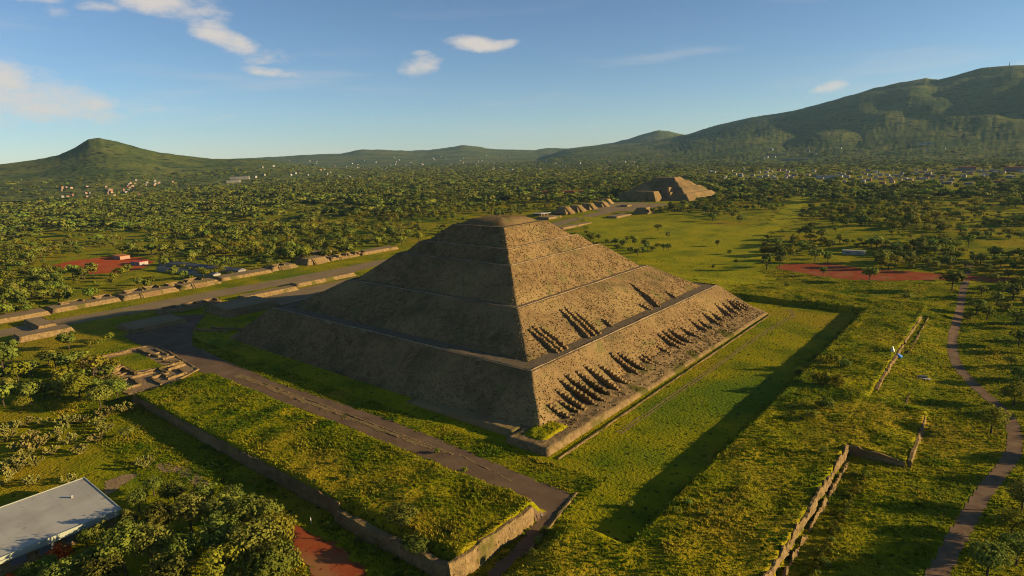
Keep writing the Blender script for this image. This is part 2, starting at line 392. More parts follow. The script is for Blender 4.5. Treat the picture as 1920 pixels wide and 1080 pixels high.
PATH = gp((1818, 505), (1806, 545), (1798, 590), (1786, 635), (1793, 680), (1830, 725), (1883, 772), (1902, 815), (1897, 855), (1845, 925), (1808, 985), (1772, 1050), (1740, 1110), (1700, 1200))
PATHS = spline(PATH, 10)
sheet('path', buffer(PATHS, 4.2), MT['path'], .7, .08, .12, 'winding red brown gravel path through the grass')
MT['red_bright'] = mat('bright_red_earth', [(.3, .05, .012), (.37, .07, .016), (.33, .1, .03)], .06, 6, bump=.4, bscale=.7, bdist=.2, speck=[((.17, .04, .014), .4, .63)])
sheet('red_earth_yard', RED_W, MT['red_bright'], 1.4, .1, 1.2, 'bright red earth yard beyond the avenue')
sheet('red_earth_field', RED_E, MT['red'], 1.4, .1, 1.3, 'long dull red earth field edged by trees')
sheet('red_earth_track', RED_S, MT['red'], .7, .1, 1.0, 'red earth clearing below the grass terrace wall')
sheet('bare_earth', gp((195, 905), (235, 888), (262, 885), (240, 905), (190, 935)), MT['tan'], .8, .08, .6, 'bare tan earth beside the pale roofed building')
sheet('bare_earth', gp((290, 872), (325, 868), (400, 905), (385, 915), (330, 893)), MT['tan'], .8, .08, .8, 'worn tan strip of earth below the terrace wall')
# twin wheel ruts across the lawn
RUT = gp((1160, 812), (1230, 765), (1300, 716), (1400, 646), (1462, 606), (1487, 592), (1480, 582))
for off in (-.8, .8):
    P = np.array(spline(RUT, 10)); t = np.gradient(P, axis=0); t /= np.linalg.norm(t, axis=1)[:, None]
    sheet('wheel_rut', buffer(P+np.stack([-t[:, 1], t[:, 0]], -1)*off, .55), MT['tan'], .35, .06, .05, 'worn wheel rut curving across the lawn by the pyramid')

# ------------------------------------------------------------------ hills and mountain (fans seen from the site's middle)
def hill(name, ridge, D0, D1, label, gul=.12, az_pad=3, power=1.7, seed=3, da=.12, back=1.5, zfoot=10):
    a = np.array([p[0] for p in ridge]); e = np.array([p[1] for p in ridge])
    az_ = np.arange(a[0]-az_pad, a[-1]+az_pad+da, da)
    eg = np.interp(az_, a, e)
    pad = np.minimum(sm(az_, a[0]-az_pad, a[0]), sm(az_, a[-1]+az_pad, a[-1]))
    eg = np.where((az_ < a[0]) | (az_ > a[-1]), eg*pad, eg) 
    eg = eg + (fbm(az_*2.1, az_*0+seed, seed, 4)-.5)*.07
    Hr = (D1*np.tan(np.radians(eg))+CAM[2]-zfoot)*pad
    kw = max(3, int(3.2/da)); ke = np.hanning(2*kw+1); ke /= ke.sum()
    Hs = np.convolve(np.pad(Hr, kw, mode='edge'), ke, 'valid')
    s = np.concatenate([np.linspace(0, 1, 80), np.linspace(1, back, 14)[1:]])
    A, S = np.meshgrid(az_, s, indexing='ij')
    R = D0+(D1-D0)*S
    prof = np.where(S <= 1, (.12*S+.88*sm(S**1.15, 0, 1)) if power < 0 else .15*S+.85*S**power, 1-(S-1)*1.3)
    # valleys running down the slope
    k_ = D1/6600.0
    rid = np.abs(fbm(A*k_/6.5+.25*S, S*3.2+seed, seed+9, 3)*2-1)
    g = ((rid-.25)*1.3+(fbm(A*k_/2.6, S*6, seed+5, 3)-.5)*.35)*gul*np.clip(S*(1-S)*4, 0, 1)**.8*sm(S, .05, .5)
    Z = zfoot-3*(1-sm(S,0,.06))+np.maximum(Hs[:, None]+(Hr-Hs)[:, None]*np.clip(S, 0, 1)**5, 0)*np.clip(prof+g*prof**.4*(S < 1), -.2, 1.0)
    Z += (fbm(A*6, S*30, seed+2, 3)-.5)*np.clip(Hr, 0, 200)[:, None]*.02*(S > .02)*(S < .97)
    X = CAM[0]+R*np.sin(np.radians(A)); Y = CAM[1]+R*np.cos(np.radians(A))
    na, ns = A.shape; ii = np.arange(A.size).reshape(A.shape)
    Fq = np.stack([ii[:-1, :-1], ii[:-1, 1:], ii[1:, 1:], ii[1:, :-1]], -1).reshape(-1, 4)[:, ::-1]
    o = mesh_np(name, np.stack([X, Y, Z], -1).reshape(-1, 3), Fq, MT['hill'], smooth=True)
    return struct(o, label), (az_, s, Z, D0, D1)
HILLS = []
for args in (
    ('hill', [(-84, .1), (-80, .12), (-77.82, .23), (-75.99, .46), (-74.39, .76), (-73.34, 1.26), (-72.44, 1.85), (-71.75, 1.97), (-70.6, 1.68), (-69.26, 1.18), (-67.87, .78), (-65.67, .42), (-64.15, .2), (-62, .1)], 2300, 3900, 'pointed green hill standing alone on the plain', .06, 11, 1.35, 11),
    ('hill', [(-90, .1), (-70, .12), (-64.15, .12), (-60.93, .17), (-57.55, .3), (-54.06, .33), (-52.9, .55), (-52.24, .62), (-50.5, .55), (-48.6, .42), (-46.5, .42), (-45.33, .54), (-43.44, .76), (-42.2, .6), (-41.09, .36), (-37.3, .14), (-35.87, .31), (-34.46, .2), (-30, .1)], 4600, 8600, 'low rolling hills on the far horizon', .08, 3, 1.6, 23),
    ('hill', [(-35.5, .12), (-32.5, .34), (-30.26, .58), (-28.8, .9), (-27.52, 1.28), (-26.4, 1.51), (-25.6, 1.42), (-24.84, 1.19), (-23.6, .9), (-22, .5), (-20, .3)], 4800, 8200, 'small rounded hill beside the big mountain', .06, 2.5, 1.6, 37),
    ('mountain', [(-34, .15), (-32.58, .28), (-27.97, .5), (-23.95, 1.07), (-21.81, 1.69), (-19.3, 2.19), (-17.2, 2.45), (-15.69, 2.61), (-13.05, 3.19), (-10.19, 4.0), (-8.14, 4.23), (-6.99, 4.47), (-6.16, 4.25), (-4.91, 4.51), (-3.7, 4.76), (-1.92, 4.7), (0, 4.6), (3, 4.9), (6, 4.4), (10, 3.2), (15, 1.8), (20, .8)], 2900, 6600, 'broad dark green mountain filling one side of the horizon', .13, 4, -1, 51, .08),
):
    o, d = hill(*args); HILLS.append(d)

def hillz(x, y):
    x = np.asarray(x, float); y = np.asarray(y, float)
    dx, dy = x-CAM[0], y-CAM[1]; r = np.hypot(dx, dy); a = np.degrees(np.arctan2(dx, dy))
    best = H(x, y)
    for az_, s, Z, D0, D1 in HILLS:
        S = (r-D0)/(D1-D0)
        i = np.clip(np.searchsorted(az_, a), 1, len(az_)-1); j = np.clip(np.searchsorted(s, S), 1, len(s)-1)
        z = Z[i, j]
        ok = (S > 0.02) & (S < 1) & (a > az_[0]) & (a < az_[-1])
        best = np.where(ok, np.maximum(best, z), best)
    return best

# ------------------------------------------------------------------ the great pyramid
pyr = empty('great_pyramid'); tag(pyr, 'huge stepped stone pyramid of five tiers with buttressed sunlit face', 'pyramid')
BOD = [(115, 0, 96.3, 17), (89, 17, 64.5, 31.5), (61.3, 31.5, 43.2, 46.2), (40.4, 46.2, 33.6, 52.7), (30.8, 52.7, 19.6, 62)]

def frustum(a0, z0, a1, z1, step, amp, seed, cx=0, cy=0, b0=None, b1=None, zb=0):
    b0 = b0 or a0; b1 = b1 or a1
    n = max(2, int(2*a0/step)); rows = max(1, int(math.hypot(z1-z0, a0-a1)/step))
    V = []; t = np.linspace(-1, 1, n, endpoint=False)
    o = np.ones(n)
    ux = np.concatenate([t, o, -t, -o]); uy = np.concatenate([-o, t, o, -t])
    nm = np.concatenate([np.stack([0*o, -o], -1), np.stack([o, 0*o], -1), np.stack([0*o, o], -1), np.stack([-o, 0*o], -1)])
    per = np.arange(4*n)*step
    for k in range(rows+1):
        f = k/rows; a = a0+(a1-a0)*f; b = b0+(b1-b0)*f; z = z0+(z1-z0)*f
        d = (fbm(per/2.2, per*0+k*step/2.2, seed, 3)-.5)*2*amp + (vn(per/14, per*0+k*step/9, seed+4)-.5)*amp*1.6
        if k == rows: d = d*.5
        wob = (fbm(per/9, per*0+seed, seed+2, 3)-.5)*min(1.0, amp*5)
        corner = np.maximum(np.abs(ux)*0, (np.abs(ux) > .999).astype(float)*(np.abs(uy) > .999))
        V.append(np.stack([cx+ux*a+nm[:, 0]*d*(1-corner), cy+uy*b+nm[:, 1]*d*(1-corner), z+d*.6+wob*.45*(1-corner)], -1))
    V = np.concatenate(V); m = 4*n
    ii = np.arange((rows+1)*m).reshape(rows+1, m)
    Fq = np.stack([ii[:-1], np.roll(ii[:-1], -1, 1), np.roll(ii[1:], -1, 1), ii[1:]], -1).reshape(-1, 4)
    return V, Fq

def ringflat(a0, a1, z, step, seed, cx=0, cy=0, amp=.12):
    """flat terrace ring between half sizes a1 (inner) and a0 (outer)"""
    return frustum(a0, z, a1, z+.02, step, amp, seed, cx, cy)

for k, (a0, z0, a1, z1) in enumerate(BOD):
    V, Fq = frustum(a0, z0-.4, a1, z1, 1.15, .13, 40+k*7)
    mesh_np('tier', V, Fq, MT['stone'], pyr)
    nxt = BOD[k+1][0] if k < 4 else 0.5
    V, Fq = frustum(a1+.25, z1+.05, nxt-.6, z1+.12, 1.4, .12, 90+k)
    mesh_np('terrace', V, Fq, MT['terrace'], pyr)
# low coping line along each terrace rim
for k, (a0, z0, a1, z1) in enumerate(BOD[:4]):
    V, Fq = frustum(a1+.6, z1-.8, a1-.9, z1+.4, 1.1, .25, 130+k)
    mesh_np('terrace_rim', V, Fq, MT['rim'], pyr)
# weathered summit mound
n = 48; V = []; rr = np.linspace(1, 0, 10)
for q in rr:
    th = np.linspace(0, 2*math.pi, n, endpoint=False)
    sq = 1/np.maximum(np.abs(np.cos(th)), np.abs(np.sin(th)))
    rad = 17.6*q*(sq*.75+.25)
    z = 62+3.7*(1-q**3.4)+(fbm(np.cos(th)*3+q*4, np.sin(th)*3, 77, 3)-.5)*1.0*(q > .02)
    V.append(np.stack([rad*np.cos(th), rad*np.sin(th), z], -1))
V = np.concatenate(V); ii = np.arange(10*n).reshape(10, n)
Fq = np.stack([ii[:-1], np.roll(ii[:-1], -1, 1), np.roll(ii[1:], -1, 1), ii[1:]], -1).reshape(-1, 4)
mesh_np('summit_mound', V, Fq, MT['stone'], pyr)
# loose stones that stick out of the slopes
def studs(name, n, faces, smin, smax, m, seed):
    g = np.random.default_rng(seed); P = []; S = []
    base = np.array([(-1, -1, -1), (1, -1, -1), (1, 1, -1), (-1, 1, -1), (-1, -1, 1), (1, -1, 1), (1, 1, 1), (-1, 1, 1)], float)*.5
    fq = np.array([(0, 3, 2, 1), (4, 5, 6, 7), (0, 1, 5, 4), (1, 2, 6, 5), (2, 3, 7, 6), (3, 0, 4, 7)])
    VV = []; FF = []
    area = [2*(a0+a1)/2*math.hypot(a0-a1, z1-z0) for (a0, z0, a1, z1), _ in faces]
    k0 = 0
    for ((a0, z0, a1, z1), side), ar in zip(faces, area):
        c = int(n*ar/sum(area)); f = g.random(c); a = a0+(a1-a0)*f; u = (g.random(c)*2-1)*a; z = z0+(z1-z0)*f
        X, Y = (a, u) if side == 'E' else (u, -a) if side == 'S' else (u, a) if side == 'N' else (-a, u)
        s = g.uniform(smin, smax, c)
        ang = g.uniform(0, 6.28, c); co, si = np.cos(ang), np.sin(ang)
        b = base[None]*s[:, None, None]*g.uniform(.6, 1.3, (c, 1, 3))+g.normal(0, .08, (c, 8, 3))*s[:, None, None]
        bx = b[..., 0]*co[:, None]-b[..., 1]*si[:, None]; by = b[..., 0]*si[:, None]+b[..., 1]*co[:, None]
        VV.append(np.stack([bx+X[:, None], by+Y[:, None], b[..., 2]+z[:, None]], -1).reshape(-1, 3))
        FF.append((fq[None]+(np.arange(c)*8)[:, None, None]+k0).reshape(-1, 4)); k0 += c*8
    o = mesh_np(name, np.concatenate(VV), np.concatenate(FF), m, pyr); o['kind'] = 'stuff'; return o
studs('facing_stones', 22000, [(b, s) for b in BOD for s in 'SE'], .16, .42, MT['stone'], 3)
studs('facing_stones', 2600, [(b, s) for b in BOD for s in 'NW'], .4, .9, MT['stone'], 4)
# buttress ribs of projecting stones on the sunlit face: (y, z) of top and of foot
B1 = [((-100.2, 6.5), (-95.2, .3)), ((-93.7, 6.3), (-88.5, .3)), ((-91.1, 9.5), (-85.2, .3)), ((-85.8, 11.8), (-79.2, .3)), ((-80.9, 12.2), (-73.5, .3)), ((-73.5, 11.1), (-67.1, .3)), ((-66.3, 11.9), (-60.6, .3)), ((-57.8, 9.9), (-52.2, .3)), ((-45.3, 11.4), (-40.1, .4)), ((-40.1, 10.2), (-33, .6)), ((-28, 6.2), (-25.1, .8)), ((-24.8, 6.3), (-21.6, 1)), ((-9.1, 6.6), (-6.9, 2)), ((-.8, 10.1), (3.8, 2)), ((4.4, 9.9), (9.9, 2)), ((10.5, 9.6), (15.6, 1.5)), ((22.1, 8.1), (27, 2)), ((35.5, 9.2), (38.3, 2)), ((43, 7.5), (45, 2)), ((53.1, 9.3), (55, 2)), ((62, 8.1), (63, 3)), ((73.7, 10.2), (75, 3)), ((82.5, 8.6), (84, 3)), ((90.6, 9.3), (91.4, 3)), ((94, 8.7), (96, 3)), ((98, 8.1), (100.3, 3))]
B2 = [((-70.7, 24.4), (-71.2, 17.2)), ((-67, 24.8), (-68.2, 17.2)), ((-63.4, 24.1), (-64.4, 17.2)), ((-41, 26.6), (-44.9, 17.2)), ((-36.9, 26.9), (-40.4, 17.2)), ((-33.4, 24.4), (-36.6, 17.2)), ((-22.1, 19.6), (-23, 17.2)), ((29, 27.5), (25.7, 17.2)), ((16, 19.3), (17.9, 17.2)), ((49.3, 19.9), (49.4, 17.2))]
def buttress(body, top, foot, seed):
    a0, z0, a1, z1 = BOD[body]; g = random.Random(seed); mb = MB()
    fx = lambda z: a0+(a1-a0)*(z-z0)/(z1-z0)
    L = math.hypot(fx(foot[1])-fx(top[1]), top[1]-foot[1]); pm = min(3.8, 1.2+.2*L)*g.uniform(.8, 1.15) if body == 0 else min(2.7, 1.0+.13*L)*g.uniform(.8, 1.15)
    th = g.uniform(.9, 1.7)
    ns = max(4, int(L/1.15)); prof = []
    for i in range(ns+1):
        f = i/ns; y = top[0]+(foot[0]-top[0])*f; z = top[1]+(foot[1]-top[1])*f
        p = pm*min(1, f*1.7)**.8*g.uniform(.85, 1.1)
        prof.append((fx(z)-.5, fx(z)+p, y, z))
    # rib body: a rough wedge
    pts = []
    for x0, x1, y, z in prof:
        w = th*g.uniform(.8, 1.15)/2
        pts += [(x0, y-w, z-.3), (x1, y-w*.8, z+.2), (x1, y+w*.8, z+.2), (x0, y+w, z-.3)]
    fs = []
    for i in range(ns):
        b = i*4
        for j in range(3): fs.append((b+j, b+j+1, b+4+j+1, b+4+j))
    e = ns*4; fs += [(0, 1, 2, 3), (e+3, e+2, e+1, e)]
    mb.poly(pts, fs)
    for i, (x0, x1, y, z) in enumerate(prof):       # stepped crest stones
        mb.box((x1-.1, y+g.uniform(-.15, .15), z-.5), (g.uniform(.8, 1.5), th*g.uniform(.8, 1.2), g.uniform(.8, 1.4)), g.uniform(-.3, .3), .12)
    return mb.obj('buttress', MT['stone'], pyr)
for i, (t, f) in enumerate(B1): buttress(0, t, f, 100+i)
for i, (t, f) in enumerate(B2): buttress(1, t, f, 300+i)
# plinth round the foot of the visible sides, its top strewn with rubble
def slab(x0, x1, y0, y1, z0, z1, bat, step, amp, m, name, parent, seed):
    xs = np.arange(x0, x1+step*.6, step); ys = np.arange(y0, y1+step*.6, step)
    X, Y = np.meshgrid(xs, ys, indexing='ij'); ex = np.minimum(np.minimum(X-xs[0], xs[-1]-X), np.minimum(Y-ys[0], ys[-1]-Y))
    Z = z1(X, Y)+(fbm(X/2.2, Y/2.2, seed, 3)-.5)*2*amp
    Z = np.where(ex < step*.5, z0, Z)
    # pull the outermost row in to make a battered wall
    X2 = X.copy(); Y2 = Y.copy()
    inner = (ex >= step*.5) & (ex < step*1.5)
    X2 = np.where(inner & (X-xs[0] < step*1.5), xs[0]+bat, X2); X2 = np.where(inner & (xs[-1]-X < step*1.5), xs[-1]-bat, X2)
    Y2 = np.where(inner & (Y-ys[0] < step*1.5), ys[0]+bat, Y2); Y2 = np.where(inner & (ys[-1]-Y < step*1.5), ys[-1]-bat, Y2)
    ii = np.arange(X.size).reshape(X.shape)
    Fq = np.stack([ii[:-1, :-1], ii[1:, :-1], ii[1:, 1:], ii[:-1, 1:]], -1).reshape(-1, 4)
    return mesh_np(name, np.stack([X2, Y2, Z], -1).reshape(-1, 3), Fq, m, parent)
slab(105, 123.5, -124, 108, -.3, lambda x, y: 2.4+(3.6*rp(x, 122.5, 111)-1.5)*rp(y, -95, -30), .7, 1.0, .55, MT['stone2'], 'plinth', pyr, 8)
slab(46, 104.6, -119.6, -106, -.3, lambda x, y: .4+1.8*rp(x, 46, 90), .6, 1.0, .35, MT['stone'], 'plinth', pyr, 9)
sl_ = slab(109, 119, -119.5, -100, 1.5, lambda x, y: 2.95+.3*vn(x, y, 2)-1.3*rp(np.hypot(x-114, y+111), 6, 10), .1, .7, .35, MT['ground'], 'grass_patch', pyr, 10)

_g = np.random.default_rng(12); nb = 2600
_x, _y = 110+_g.random(nb)*12.5, _g.uniform(-112, 106, nb)
_z = 2.4+(3.6*rp(_x, 122.5, 111)-1.5)*rp(_y, -95, -30)
mb = MB()
for i in range(nb):
    if _g.random() > .25+.75*rp(_y[i], -50, 10): continue
    q = float(_g.uniform(.25, .75)); mb.box((float(_x[i]), float(_y[i]), float(_z[i])-.2), (q, q*float(_g.uniform(.6, 1.2)), q*.8), float(_g.uniform(0, 3)), .08)
_o = mb.obj('rubble', MT['stone2'], pyr); _o['kind'] = 'stuff'
# ------------------------------------------------------------------ walls and terraces of stone
def wallmesh(p0, p1, zb, zt, thick, seed, step=1.0, bat=.35, rag=.35):
    """a battered rubble wall between two ground points, ragged along its top"""
    p0, p1 = np.array(p0, float), np.array(p1, float); L = np.linalg.norm(p1-p0); d = (p1-p0)/L; nn = np.array([d[1], -d[0]])
    n = max(2, int(L/step)); t = np.linspace(0, L, n+1); rows = 4
    zb_ = np.interp(t, [0, L], [zb[0], zb[1]]) if isinstance(zb, tuple) else np.full(n+1, float(zb))
    zt_ = np.interp(t, [0, L], [zt[0], zt[1]]) if isinstance(zt, tuple) else np.full(n+1, float(zt))
    zt_ = zt_+(fbm(t/3, t*0, seed, 3)-.6)*2.4*rag
    V = []
    for k in range(rows+1):
        f = k/rows; o = thick/2+bat*(1-f)+(fbm(t/1.3, t*0+k*.9, seed+3, 3)-.5)*.8+(vn(t/6, t*0+k*.4, seed+6)-.5)*.9
        c = p0[None]+d[None]*t[:, None]+nn[None]*o[:, None]; V.append(np.column_stack([c, zb_+(zt_-zb_)*f]))
    for k in range(rows, -1, -1):
        f = k/rows; o = -thick/2-bat*(1-f)+(fbm(t/1.3, t*0+k*.9, seed+8, 3)-.5)*.3
        c = p0[None]+d[None]*t[:, None]+nn[None]*o[:, None]; V.append(np.column_stack([c, zb_+(zt_-zb_)*f]))
    R = len(V); V = np.concatenate(V); ii = np.arange(R*(n+1)).reshape(R, n+1)
    Fq = [tuple(q) for q in np.stack([ii[:-1, :-1], ii[:-1, 1:], ii[1:, 1:], ii[1:, :-1]], -1).reshape(-1, 4)]
    Fq += [tuple(ii[:, 0]), tuple(ii[::-1, -1])]
    return V, Fq

def wall(name, p0, p1, zb, zt, thick, seed, label=None, cat='wall', parent=None, m='stone2', group=None, **k):
    V, Fq = wallmesh(p0, p1, zb, zt, thick, seed, **k)
    o = mesh_np(name, V, Fq, MT[m], parent)
    if not parent: tag(o, label, cat, group)
    return o
wall('retaining_wall', (-54, -189.0), (97, -189.0), -.3, (3.4, 5.0), .5, 1, 'long shaded stone retaining wall along the edge of the grass terrace', m='stone')
wall('retaining_wall', (97.6, -190.0), (142.4, -189.6), -.3, (3.2, 4.6), 1.6, 2, 'crumbling dark end of the terrace wall behind the shrubs', rag=.5, bat=1.0, m='stone')
wall('retaining_wall', (142.9, -190.5), (142.9, -158), -.2, (5.6, 5.2), 1.0, 3, 'sunlit tan stone wall ending the grass terrace at the road', rag=.5, bat=.9)
wall('retaining_wall', (141.5, -157.3), (130, -154.2), -.2, (5.0, 1.4), .8, 4, 'short dark stone return wall beside the road corner', m='stone')
wall('retaining_wall', (203.7, -215), (203.7, -64), 1.2, (3.7, 3.9), .5, 5, 'sunlit upper wall of pale stones along the grass bank', rag=1.7, step=.6)
wall('retaining_wall', (206.0, -215), (205.0, -68), -.8, (.4, .9), .4, 6, 'low pale stone wall along the trench below the bank', rag=1.7, step=.6)
wall('retaining_wall', (203.6, -62.5), (220.2, -62.5), -.6, (3.8, 2.6), .6, 7, 'dark shaded stone wall at the notch in the grass bank', m='stone', rag=.9)
wall('retaining_wall', (221, -61.5), (220.6, -19), -.3, (2.6, 2.2), .7, 8, 'broken low sunlit wall edging the grass knoll', rag=.9)
wall('retaining_wall', (201, 0), (200.6, 70), 1.0, (3.1, 3.4), .8, 9, 'low sunlit excavated wall along the bank next to the tarpaulin', rag=.6)
wall('retaining_wall', (200.4, 76), (200.0, 172), 1.0, (3.4, 3.0), .8, 10, 'excavated wall stretch at the head of the trench past the tarpaulin', rag=.6)
wall('retaining_wall', (204.4, 60), (203.6, 168), .8, 2.3, .6, 11, 'second narrow wall parallel to the excavated trench', rag=.4)
wall('low_kerb', (127.6, -123), (126, 106), -.1, .45, .5, 12, 'thin stone kerb between pyramid foot and lawn', cat='kerb', rag=.1, bat=.05)
wall('low_kerb', (-28, -142.6), (96, -141.6), -.1, .3, .8, 13, 'long line of pale kerb stones lying along the brown road', cat='kerb', rag=.15, bat=.1)
wall('low_kerb', (-10, -144.9), (70, -143.9), -.1, .25, .6, 14, 'second shorter line of pale kerb stones on the road', cat='kerb', rag=.15, bat=.1)
wall('low_kerb', (98, -140.3), (124, -143.5), -.1, .16, .35, 15, 'thin broken line of stones across the road bend', cat='kerb', rag=.1, bat=.05)
wall('low_kerb', (203.5, 150), (213.5, -16), -.3, 1.0, .5, 17, 'thin dark stone line running through the grass beside the path', cat='kerb', m='stone', rag=.5, bat=.1)
wall('low_kerb', (144.6, -137.5), (152.5, -178), -.1, .5, .6, 16, 'dark stone edging beside the road at the bank', cat='kerb', m='stone', rag=.2, bat=.1)

# ruined walled compound with open rooms beside the road
rc = empty('ruined_compound', (0, 0, 0)); tag(rc, 'excavated ruin of low tan stone rooms beside the shaded road', 'ruins')
def zone_slab(name, poly, z, m, parent):
    p = np.array(poly); V = [(x, y, z) for x, y in poly]+[(x, y, z-1) for x, y in poly]; n = len(poly)
    return mesh_np(name, V, [tuple(range(n))]+[(i, i+n, (i+1) % n+n, (i+1) % n) for i in range(n)], m, parent)
zone_slab('floor', [(-138, -186), (-62, -187), (-60, -172), (-72, -152), (-136, -146), (-142, -160)], .28, MT['tan'], rc)
zone_slab('grass_court', [(-132, -172), (-97, -172), (-92, -160), (-130, -158)], .4, MT['ground'], rc)
RW = [((-141, -160), (-136, -146), 1.0), ((-136, -146), (-72, -152), .9), ((-72, -152), (-60, -173), 1.0), ((-60, -173), (-64, -187), 1.0), ((-64, -187), (-100, -187), 1.2), ((-138, -184), (-134, -160), 2.0), ((-134, -157), (-110, -155), 1.6), ((-134, -174), (-112, -174), 1.8),
      ((-108, -175), (-90, -174), 2.0), ((-112, -174), (-111, -180), 2.4), ((-104, -174), (-103, -182), 3.0), ((-100, -187), (-99, -178), 1.5), ((-96, -174), (-95, -182), 1.2), ((-90, -174), (-89, -160), 1.4), ((-89, -160), (-89, -152), 1.6), ((-84, -153), (-83, -162), 1.7), ((-89, -164), (-78, -164), 1.3),
      ((-80, -158), (-70, -159), 1.2), ((-78, -164), (-77, -172), 1.5), ((-77, -172), (-64, -173), 1.2), ((-86, -168), (-86, -184), 1.3), ((-86, -178), (-72, -179), 1.4), ((-72, -179), (-72, -186), 1.2), ((-96, -182), (-86, -184), 1.0), ((-70, -160), (-69, -168), 1.4), ((-100, -158), (-92, -152), 1.3), ((-118, -152), (-117, -158), 1.2), ((-128, -150), (-110, -151), 1.0), ((-104, -150), (-104, -156), 1.2), ((-80, -166), (-72, -167), 1.6)]
for i, (a, b, hh) in enumerate(RW): wall('wall', a, b, .1, (.45 if i < 5 else hh*.75)+.3, .9, 200+i, parent=rc, rag=.4, bat=.15, step=.8)

# stepped stone platforms along the avenue, in the plaza and in front of the pyramid
def platform(name, cx, cy, lx, ly, z, tiers, label, cat='platform', group=None, stair=None, m='stone2', rz=0, slope=.55):
    """tiers: list of heights; stair: side 'E','S','W','N'"""
    root = empty(name, (cx, cy, z), rz); tag(root, label, cat, group)
    hx, hy, zz = lx/2, ly/2, -.4
    for i, hh in enumerate(tiers):
        V, Fq = frustum(hx, zz, hx-hh*slope, zz+hh+(.4 if i == 0 else 0), max(.9, min(lx, ly)/14), .34, 400+int(abs(cx*3+cy*7))+i, 0, 0, hy, hy-hh*slope)
        mesh_np('tier', V, Fq, MT[m], root)
        hx -= hh*slope; hy -= hh*slope; zz += hh+(.4 if i == 0 else 0)
        last = i == len(tiers)-1
        ins = .9 if not last else 1e9
        mesh_np('terrace', [(-hx, -hy, zz), (hx, -hy, zz), (hx, hy, zz), (-hx, hy, zz)], [(0, 1, 2, 3)], MT['tan' if not last else 'avenue'], root)
        if not last: hx -= ins; hy -= ins
    if stair:
        tot = zz; n = max(5, int(tot/.4)); mb = MB(); w = .32*(ly if stair in 'EW' else lx)
        run = tot*.95; half = (lx if stair in 'EW' else ly)/2-tot*.55
        for i in range(n):
            d = half+run*(1-i/n); dd = run/n
            if stair in 'EW':
                s = 1 if stair == 'E' else -1
                mb.box((s*d, 0, -.4), (dd*1.02, w, tot*(i+1)/n+.4))
            else:
                s = 1 if stair == 'N' else -1
                mb.box((0, s*d, -.4), (w, dd*1.02, tot*(i+1)/n+.4))
        mb.obj('stairway', MT['stone'], root)
        for s2 in (-1, 1):
            mb = MB()
            if stair in 'EW':
                s = 1 if stair == 'E' else -1
                yy = s2*(w/2+.7)
                P = [(s*(half+run), yy-.6, -.3), (s*(half+run), yy+.6, -.3), (s*(half-.5), yy+.6, tot+.4), (s*(half-.5), yy-.6, tot+.4), (s*(half-.5), yy-.6, -.3), (s*(half-.5), yy+.6, -.3)]
            else:
                s = 1 if stair == 'N' else -1
                xx = s2*(w/2+.7)
                P = [(xx-.6, s*(half+run), -.3), (xx+.6, s*(half+run), -.3), (xx+.6, s*(half-.5), tot+.4), (xx-.6, s*(half-.5), tot+.4), (xx-.6, s*(half-.5), -.3), (xx+.6, s*(half-.5), -.3)]
            mb.poly(P, [(0, 1, 2, 3), (0, 3, 4), (1, 5, 2), (3, 2, 5, 4)])
            mb.obj('balustrade', MT['stone2'], root)
    return root
# west side of the avenue
AVW = [(-292, -232, 20, 70, 2.6, 'leftmost sunlit stone platform on the far side of the avenue', None), (-292, -176, 20, 34, 2.8, 'sunlit talus wall platform across the avenue behind the cross bank', None),
       (-294, -134, 18, 42, 3.0, 'long sunlit platform across the avenue with a small dark notch', None), (-294, -90, 20, 40, 3.2, 'sunlit platform of ruined rooms across the avenue opposite the shadow tip', 'E'),
       (-296, -51, 22, 32, 3.4, 'taller sunlit platform with stair below the grey long sheds', 'E'), (-302, -6, 18, 46, 2.8, 'smooth sunlit talus platform where the avenue narrows', None),
       (-308, 34, 22, 26, 3.4, 'sunlit platform next to the dark stair pyramid across the avenue', 'E'), (-308, 70, 24, 24, 5.5, 'stepped temple base with shaded side across the avenue', 'E'),
       (-308, 104, 18, 34, 3.0, 'sunlit platform lined with small stone piles across the avenue', 'E'), (-308, 150, 18, 48, 3.0, 'sunlit platform ending beside the great pyramid silhouette', None)]
for cx, cy, lx, ly, hh, lab, st in AVW:
    platform('stone_platform', cx, cy, lx, ly+3, h1(cx+lx/2, cy), [hh*.55, hh*.45] if st else [hh], lab, group='platforms along the avenue', stair=st)
platform('stone_platform', -335, 96, 26, 34, .2, [2.2, 2.2, 1.6], 'two stepped temple base with broad stair behind the avenue wall', stair='E', group='platforms along the avenue')
# ruined room walls on top of the western platforms: each a thing of its own
RMW = [(-300, -140, 14, 1.4), (-300, -120, 10, 1.6), (-300, -98, 12, 2.0), (-301, -84, 10, 2.2), (-300, -66, 12, 2.2), (-302, -50, 12, 2.6), (-304, 30, 10, 2.0), (-303, 100, 9, 2.0), (-303, 112, 9, 2.0), (-304, 125, 9, 1.8)]
for i, (x, y, L, hh) in enumerate(RMW):
    r_ = empty('ruined_room', (x, y, 2.6)); tag(r_, ORD[i]+' small ruined stone room, counted from the left, on the platforms across the avenue', 'ruins', 'ruined rooms on the avenue platforms')
    for a, b in (((-4, -L/2), (4, -L/2)), ((-4, L/2), (4, L/2)), ((-4, -L/2), (-4, L/2)), ((4, -L/2), (4, -L/6))):
        wall('wall', a, b, 0, hh, .8, 600+i, parent=r_, rag=.3, bat=.1)
